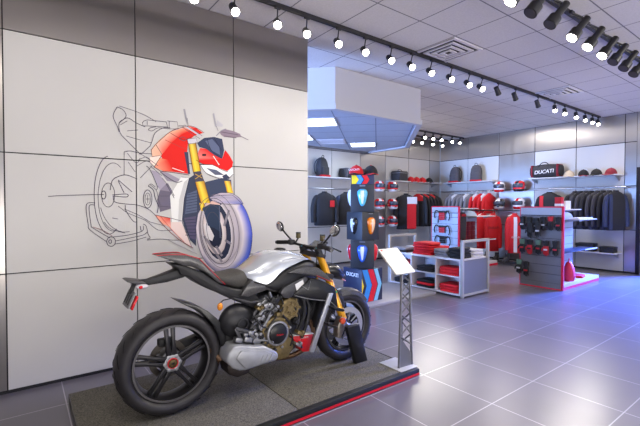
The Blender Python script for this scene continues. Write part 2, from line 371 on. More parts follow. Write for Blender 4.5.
MURAL_FILL = {'front_wheel': [('c2b8c0',[(1.681,1.487),(1.717,1.46),(1.761,1.421),(1.794,1.38),(1.822,1.334),(1.846,1.282),(1.864,1.226),(1.877,1.169),(1.884,1.108),(1.882,1.038),(1.873,.971),(1.86,.92),(1.841,.876),(1.813,.837),(1.779,.803),(1.739,.774),(1.697,.753),(1.658,.742),(1.618,.742),(1.575,.75),(1.531,.769),(1.487,.802),(1.447,.842),(1.416,.883),(1.392,.929),(1.372,.978),(1.356,1.031),(1.345,1.09),(1.339,1.149),(1.337,1.204),(1.34,1.258),(1.351,1.314),(1.367,1.366),(1.386,1.406),(1.413,1.438),(1.452,1.461),(1.506,1.476),(1.599,1.484)]),('2b3046',[(1.71,1.163),(1.716,1.06),(1.704,.965),(1.676,.89),(1.634,.84),(1.584,.822),(1.529,.835),(1.477,.879),(1.431,.947),(1.396,1.034),(1.374,1.131),(1.369,1.228),(1.38,1.318),(1.406,1.392),(1.444,1.443),(1.493,1.466),(1.546,1.457),(1.6,1.418),(1.649,1.352),(1.686,1.264),(1.71,1.163)]),('23283c',[(1.575,1.165),(1.579,1.111),(1.576,1.062),(1.565,1.023),(1.548,.997),(1.526,.987),(1.502,.994),(1.479,1.016),(1.458,1.053),(1.441,1.099),(1.431,1.15),(1.427,1.203),(1.431,1.25),(1.441,1.289),(1.458,1.316),(1.479,1.326),(1.502,1.321),(1.526,1.299),(1.547,1.264),(1.564,1.217),(1.575,1.165)]),('8f8890',[(1.397,1.097),(1.578,.832),(1.598,.844),(1.417,1.11)]),('8f8890',[(1.516,.994),(1.578,.892),(1.599,.902),(1.537,1.005)]),('8f8890',[(1.623,1.189),(1.676,1.347),(1.652,1.355),(1.599,1.197)]),('8f8890',[(1.613,1.044),(1.677,1.001),(1.691,1.02),(1.628,1.063)]),('8f8890',[(1.448,1.232),(1.489,1.308),(1.467,1.319),(1.427,1.242)])],'engine': [('3b4258',[(1.266,1.653),(1.362,1.714),(1.41,1.583),(1.429,1.468),(1.399,1.401),(1.35,1.315),(1.33,1.183),(1.329,1.012),(1.272,1.072),(1.217,1.205),(1.19,1.317),(1.209,1.447)]),('59627c',[(1.246,1.503),(1.341,1.543),(1.34,1.334),(1.227,1.317)]),('56506a',[(1.217,1.28),(1.33,1.297),(1.329,1.069),(1.272,1.091)]),('3d465f',[(1.42,1.621),(1.592,1.667),(1.687,1.651),(1.697,1.521),(1.571,1.509),(1.449,1.449),(1.419,1.525)]),('9b93a2',[(1.006,1.705),(1.075,1.691),(1.192,1.632),(1.146,1.612),(1.066,1.618)]),('8c8494',[(.979,1.57),(1.075,1.6),(1.11,1.519),(1.127,1.465),(1.039,1.5)]),('a79fae',[(.988,1.696),(1.057,1.591),(1.004,1.535),(.929,1.71)]),('6f687a',[(1.004,1.535),(1.11,1.519),(1.117,1.373),(1.003,1.338),(.978,1.445)])],'bodywork': [('e9e9e6',[(1.192,1.66),(1.266,1.653),(1.218,1.457),(1.198,1.243),(1.244,1.111),(1.29,1.005),(1.161,1.115),(1.107,1.227),(1.091,1.483)]),('c9c8c8',[(1.219,1.614),(1.257,1.644),(1.209,1.447),(1.189,1.243),(1.162,1.244),(1.172,1.447)]),('f2a58c',[(.96,1.312),(1.09,1.282,'e6302a'),(1.098,1.191,'f0c4b4'),(1.028,1.229)]),('e9d3cc',[(1.099,1.246),(1.189,1.243),(1.3,.995),(1.216,1.056),(1.098,1.182)])],'tank': [('e02018',[(.991,1.972),(.947,1.871),(1.016,1.921),(1.096,2.064),(1.186,2.101),(1.26,2.137),(1.335,2.127),(1.403,2.088),(1.316,2.05),(1.259,1.998),(1.249,1.885),(1.266,1.691),(1.147,1.703),(1.032,1.707),(.955,1.738),(1.024,1.823),(1.007,1.849)]),('f1b79a',[(.991,1.972,'f0c4ac'),(1.096,2.064,'f2bb9c'),(1.186,2.101,'f0a07c'),(1.26,2.137,'f2c9b4'),(1.316,2.116,'e8483a'),(1.204,2.057,'e23a2c'),(1.113,1.975,'e84a38'),(1.042,1.878,'ea5a44'),(1.007,1.84,'f0a080'),(.956,1.889,'f1c8b4')]),('f09a74',[(1.007,1.822,'f09a74'),(1.076,1.809,'e2281e'),(1.129,1.703,'e02018'),(1.032,1.707,'ee6a4a'),(.955,1.738,'f3a888')]),('efc1a6',[(.982,1.953),(.931,1.887),(.938,1.826),(1.015,1.84,'f4cdb6'),(1.024,1.859,'f0b090'),(.973,1.926)]),('f6ddcf',[(.922,1.825),(1.015,1.84),(.955,1.747),(.921,1.78)]),('3b3f58',[(1.221,1.892),(1.258,1.895),(1.276,1.691),(1.257,1.69)])],'headlight': [('39415c',[(1.344,1.987),(1.412,2.041),(1.512,2.061),(1.594,2.049),(1.614,1.943),(1.593,1.853),(1.511,1.886),(1.432,1.938),(1.363,1.951)]),('5e6784',[(1.422,2.013),(1.492,2.039),(1.563,1.968),(1.573,1.891),(1.491,1.924)]),('e31a1a',[(1.373,1.942,'e8423a'),(1.432,1.938),(1.511,1.886),(1.593,1.853),(1.625,1.944,'c81820'),(1.667,1.898),(1.709,1.831),(1.698,1.781),(1.645,1.738),(1.582,1.755),(1.491,1.788),(1.401,1.792),(1.334,1.817),(1.334,1.854,'f08a80')]),('f4f2f0',[(1.372,1.781),(1.491,1.788),(1.582,1.755),(1.645,1.728),(1.698,1.781),(1.709,1.711),(1.634,1.658),(1.51,1.683),(1.43,1.708)]),('5a5f74',[(1.431,1.756),(1.531,1.742),(1.613,1.697),(1.52,1.693)]),('3b3f58',[(1.592,1.686),(1.634,1.708),(1.676,1.67),(1.613,1.648)]),('2b1a22',[(1.392,1.887),(1.431,1.89),(1.431,1.871),(1.392,1.868)])],'fork': [('c8862a',[(1.259,1.979),(1.287,1.982,'f2d95a'),(1.333,1.713,'f4dc3c'),(1.304,1.711)]),('f2d95a',[(1.287,1.982),(1.33,1.986,'b06a18'),(1.376,1.715,'d8a41c'),(1.333,1.713,'f4dc3c')]),('c8862a',[(1.323,1.627),(1.357,1.629,'f2d95a'),(1.415,1.42,'f4dc3c'),(1.379,1.42)]),('f2d95a',[(1.357,1.629),(1.41,1.631,'b06a18'),(1.468,1.42,'d8a41c'),(1.415,1.42,'f4dc3c')]),('d8a41c',[(1.36,1.42),(1.379,1.42,'f2d95a'),(1.399,1.343,'f4dc3c'),(1.379,1.344)]),('f2d95a',[(1.379,1.42),(1.409,1.42,'b06a18'),(1.428,1.343,'d8a41c'),(1.399,1.343,'f4dc3c')]),('c8862a',[(1.613,1.638),(1.638,1.639,'f2d95a'),(1.669,1.52,'f4dc3c'),(1.644,1.52)]),('f2d95a',[(1.638,1.639),(1.676,1.64,'b06a18'),(1.708,1.521,'d8a41c'),(1.669,1.52,'f4dc3c')]),('4a4656',[(1.304,1.711),(1.376,1.724),(1.41,1.631),(1.323,1.618)]),('cfcad2',[(1.25,2.015),(1.335,2.033),(1.344,1.987),(1.259,1.97)]),('2c3a52',[(1.389,1.372),(1.468,1.41),(1.57,1.401),(1.569,1.135),(1.507,1.177),(1.437,1.198)]),('d8d2d2',[(1.398,1.219),(1.457,1.198),(1.507,1.099),(1.486,1.051),(1.427,1.083)])],'fender': [('c9bcc6',[(1.459,1.478,'a9a0b2'),(1.571,1.519),(1.676,1.521),(1.773,1.472,'a8a0b8'),(1.817,1.411,'6a74c0'),(1.697,1.411),(1.57,1.42),(1.499,1.44)]),('4a4a64',[(1.459,1.478),(1.499,1.44),(1.591,1.411),(1.56,1.391),(1.448,1.42)]),('ddb7ac',[(1.419,1.41),(1.489,1.44),(1.57,1.411),(1.56,1.381),(1.438,1.382)])],'handlebar': [('9a98a0',[(1.215,2.288),(1.233,2.291),(1.251,2.201),(1.251,2.145),(1.232,2.208)]),('a4a2aa',[(1.498,2.281),(1.514,2.293),(1.538,2.17),(1.523,2.159)]),('b9b7bd',[(1.544,2.229),(1.605,2.188),(1.595,2.167),(1.533,2.169)]),('8f7f8c',[(1.564,2.115),(1.615,2.15),(1.711,2.141),(1.787,2.119),(1.798,2.09),(1.71,2.071),(1.615,2.071),(1.584,2.088)])]}
MURAL_BANDS = [('front_wheel',[(1.697,1.501),(1.736,1.472),(1.784,1.431),(1.82,1.388),(1.85,1.339),(1.875,1.284),(1.895,1.225),(1.91,1.165),(1.918,1.1),(1.915,1.027),(1.905,.956),(1.892,.901),(1.871,.855),(1.84,.814),(1.803,.778),(1.76,.748),(1.715,.726),(1.673,.715),(1.629,.715),(1.583,.724),(1.536,.744),(1.488,.779),(1.445,.821),(1.412,.865),(1.386,.913),(1.365,.964),(1.348,1.02),(1.336,1.082),(1.329,1.145),(1.327,1.203),(1.33,1.259),(1.342,1.318),(1.36,1.372),(1.38,1.415),(1.409,1.449),(1.451,1.473),(1.509,1.488),(1.608,1.497)],[(1.681,1.487),(1.717,1.46),(1.761,1.421),(1.794,1.38),(1.822,1.334),(1.846,1.282),(1.864,1.226),(1.877,1.169),(1.884,1.108),(1.882,1.038),(1.873,.971),(1.86,.92),(1.841,.876),(1.813,.837),(1.779,.803),(1.739,.774),(1.697,.753),(1.658,.742),(1.618,.742),(1.575,.75),(1.531,.769),(1.487,.802),(1.447,.842),(1.416,.883),(1.392,.929),(1.372,.978),(1.356,1.031),(1.345,1.09),(1.339,1.149),(1.337,1.204),(1.34,1.258),(1.351,1.314),(1.367,1.366),(1.386,1.406),(1.413,1.438),(1.452,1.461),(1.506,1.476),(1.599,1.484)],['cfc6cc','cfc6cc','3f57d4','3f57d4','3f57d4','3f57d4','3f57d4','3f57d4','3f57d4','2447bd','2447bd','2447bd','2447bd','2447bd','2447bd','2447bd','31498f','31498f','31498f','7c7a94','7c7a94','7c7a94','7c7a94','7c7a94','cfc6cc','cfc6cc','cfc6cc','cfc6cc','cfc6cc','cfc6cc','cfc6cc','cfc6cc','cfc6cc','cfc6cc','cfc6cc','cfc6cc','cfc6cc','cfc6cc'],[(207,193,203),(207,193,203),(207,193,203),(114,121,208),(114,121,208),(114,121,208),(114,121,208),(114,121,208),(114,121,208),(96,111,193),(96,111,193),(96,111,193),(96,111,193),(96,111,193),(96,111,193),(105,112,163),(105,112,163),(105,112,163),(105,112,163),(153,144,166),(153,144,166),(153,144,166),(153,144,166),(153,144,166),(207,193,203),(207,193,203),(207,193,203),(207,193,203),(207,193,203),(207,193,203),(207,193,203),(207,193,203),(207,193,203),(207,193,203),(207,193,203),(207,193,203),(207,193,203),(207,193,203)]),('front_wheel',[(1.681,1.487),(1.717,1.46),(1.761,1.421),(1.794,1.38),(1.822,1.334),(1.846,1.282),(1.864,1.226),(1.877,1.169),(1.884,1.108),(1.882,1.038),(1.873,.971),(1.86,.92),(1.841,.876),(1.813,.837),(1.779,.803),(1.739,.774),(1.697,.753),(1.658,.742),(1.618,.742),(1.575,.75),(1.531,.769),(1.487,.802),(1.447,.842),(1.416,.883),(1.392,.929),(1.372,.978),(1.356,1.031),(1.345,1.09),(1.339,1.149),(1.337,1.204),(1.34,1.258),(1.351,1.314),(1.367,1.366),(1.386,1.406),(1.413,1.438),(1.452,1.461),(1.506,1.476),(1.599,1.484)],[(1.646,1.455),(1.676,1.43),(1.714,1.396),(1.742,1.359),(1.766,1.318),(1.785,1.272),(1.801,1.223),(1.812,1.172),(1.818,1.118),(1.816,1.056),(1.809,.997),(1.798,.951),(1.782,.912),(1.758,.877),(1.729,.847),(1.695,.821),(1.659,.802),(1.626,.792),(1.592,.791),(1.555,.798),(1.518,.814),(1.48,.843),(1.445,.879),(1.419,.916),(1.398,.956),(1.381,1.0),(1.367,1.047),(1.358,1.1),(1.353,1.154),(1.35,1.203),(1.353,1.251),(1.363,1.301),(1.377,1.347),(1.393,1.384),(1.417,1.412),(1.45,1.432),(1.497,1.445),(1.576,1.452)],[(207,193,203),(207,193,203),(207,193,203),(114,121,208),(114,121,208),(114,121,208),(114,121,208),(114,121,208),(114,121,208),(96,111,193),(96,111,193),(96,111,193),(96,111,193),(96,111,193),(96,111,193),(105,112,163),(105,112,163),(105,112,163),(105,112,163),(153,144,166),(153,144,166),(153,144,166),(153,144,166),(153,144,166),(207,193,203),(207,193,203),(207,193,203),(207,193,203),(207,193,203),(207,193,203),(207,193,203),(207,193,203),(207,193,203),(207,193,203),(207,193,203),(207,193,203),(207,193,203),(207,193,203)],['d9d0d4','d9d0d4','d9d0d4','d9d0d4','d9d0d4','d9d0d4','d9d0d4','d9d0d4','d9d0d4','d9d0d4','d9d0d4','d9d0d4','d9d0d4','d9d0d4','d9d0d4','d9d0d4','d9d0d4','d9d0d4','d9d0d4','d9d0d4','d9d0d4','d9d0d4','d9d0d4','d9d0d4','d9d0d4','d9d0d4','d9d0d4','d9d0d4','d9d0d4','d9d0d4','d9d0d4','d9d0d4','d9d0d4','d9d0d4','d9d0d4','d9d0d4','d9d0d4','d9d0d4']),('front_wheel',[(1.646,1.455),(1.676,1.43),(1.714,1.396),(1.742,1.359),(1.766,1.318),(1.785,1.272),(1.801,1.223),(1.812,1.172),(1.818,1.118),(1.816,1.056),(1.809,.997),(1.798,.951),(1.782,.912),(1.758,.877),(1.729,.847),(1.695,.821),(1.659,.802),(1.626,.792),(1.592,.791),(1.555,.798),(1.518,.814),(1.48,.843),(1.445,.879),(1.419,.916),(1.398,.956),(1.381,1.0),(1.367,1.047),(1.358,1.1),(1.353,1.154),(1.35,1.203),(1.353,1.251),(1.363,1.301),(1.377,1.347),(1.393,1.384),(1.417,1.412),(1.45,1.432),(1.497,1.445),(1.576,1.452)],[(1.619,1.434),(1.646,1.411),(1.678,1.38),(1.703,1.347),(1.723,1.309),(1.74,1.267),(1.753,1.222),(1.763,1.176),(1.768,1.127),(1.766,1.07),(1.76,1.016),(1.751,.974),(1.737,.939),(1.716,.907),(1.691,.879),(1.662,.855),(1.631,.837),(1.602,.828),(1.572,.827),(1.54,.833),(1.508,.848),(1.475,.874),(1.444,.906),(1.422,.94),(1.403,.977),(1.388,1.017),(1.376,1.06),(1.368,1.109),(1.363,1.158),(1.361,1.203),(1.364,1.247),(1.372,1.293),(1.385,1.336),(1.399,1.37),(1.42,1.396),(1.449,1.414),(1.49,1.426),(1.558,1.432)],['d9d0d4','d9d0d4','d9d0d4','d9d0d4','d9d0d4','d9d0d4','d9d0d4','d9d0d4','d9d0d4','d9d0d4','d9d0d4','d9d0d4','d9d0d4','d9d0d4','d9d0d4','d9d0d4','d9d0d4','d9d0d4','d9d0d4','d9d0d4','d9d0d4','d9d0d4','d9d0d4','d9d0d4','d9d0d4','d9d0d4','d9d0d4','d9d0d4','d9d0d4','d9d0d4','d9d0d4','d9d0d4','d9d0d4','d9d0d4','d9d0d4','d9d0d4','d9d0d4','d9d0d4'],['a59ca4','a59ca4','a59ca4','a59ca4','a59ca4','a59ca4','a59ca4','a59ca4','a59ca4','a59ca4','a59ca4','a59ca4','a59ca4','a59ca4','a59ca4','a59ca4','a59ca4','a59ca4','a59ca4','a59ca4','a59ca4','a59ca4','a59ca4','a59ca4','a59ca4','a59ca4','a59ca4','a59ca4','a59ca4','a59ca4','a59ca4','a59ca4','a59ca4','a59ca4','a59ca4','a59ca4','a59ca4','a59ca4']),('front_wheel',[(1.71,1.163),(1.716,1.06),(1.704,.965),(1.676,.89),(1.634,.84),(1.584,.822),(1.529,.835),(1.477,.879),(1.431,.947),(1.396,1.034),(1.374,1.131),(1.369,1.228),(1.38,1.318),(1.406,1.392),(1.444,1.443),(1.493,1.466),(1.546,1.457),(1.6,1.418),(1.649,1.352),(1.686,1.264),(1.71,1.163)],[(1.679,1.16),(1.685,1.07),(1.676,.987),(1.653,.921),(1.62,.878),(1.578,.861),(1.533,.873),(1.489,.911),(1.451,.972),(1.421,1.048),(1.403,1.133),(1.397,1.22),(1.405,1.299),(1.426,1.364),(1.458,1.408),(1.498,1.427),(1.543,1.419),(1.587,1.385),(1.627,1.326),(1.659,1.248),(1.679,1.16)],['a99fa5','a99fa5','a99fa5','a99fa5','a99fa5','a99fa5','a99fa5','a99fa5','a99fa5','a99fa5','a99fa5','a99fa5','a99fa5','a99fa5','a99fa5','a99fa5','a99fa5','a99fa5','a99fa5','a99fa5','a99fa5'],['d9d2d4','d9d2d4','d9d2d4','d9d2d4','d9d2d4','d9d2d4','d9d2d4','d9d2d4','d9d2d4','d9d2d4','d9d2d4','d9d2d4','d9d2d4','d9d2d4','d9d2d4','d9d2d4','d9d2d4','d9d2d4','d9d2d4','d9d2d4','d9d2d4']),('front_wheel',[(1.63,1.169),(1.635,1.092),(1.628,1.021),(1.61,.964),(1.581,.927),(1.547,.913),(1.509,.922),(1.472,.955),(1.439,1.007),(1.414,1.073),(1.398,1.146),(1.394,1.22),(1.401,1.288),(1.418,1.344),(1.445,1.382),(1.479,1.398),(1.516,1.391),(1.553,1.361),(1.587,1.311),(1.614,1.244),(1.63,1.169)],[(1.584,1.165),(1.588,1.11),(1.584,1.059),(1.572,1.019),(1.554,.992),(1.532,.982),(1.507,.989),(1.483,1.012),(1.461,1.049),(1.444,1.097),(1.433,1.15),(1.429,1.204),(1.433,1.253),(1.444,1.293),(1.461,1.32),(1.483,1.331),(1.507,1.326),(1.532,1.303),(1.554,1.267),(1.572,1.219),(1.584,1.165)],['c8b8b8','c8b8b8','c8b8b8','c8b8b8','c8b8b8','c8b8b8','c8b8b8','c8b8b8','c8b8b8','c8b8b8','c8b8b8','c8b8b8','c8b8b8','c8b8b8','c8b8b8','c8b8b8','c8b8b8','c8b8b8','c8b8b8','c8b8b8','c8b8b8'],['e6dcd8','e6dcd8','e6dcd8','e6dcd8','e6dcd8','e6dcd8','e6dcd8','e6dcd8','e6dcd8','e6dcd8','e6dcd8','e6dcd8','e6dcd8','e6dcd8','e6dcd8','e6dcd8','e6dcd8','e6dcd8','e6dcd8','e6dcd8','e6dcd8'])]
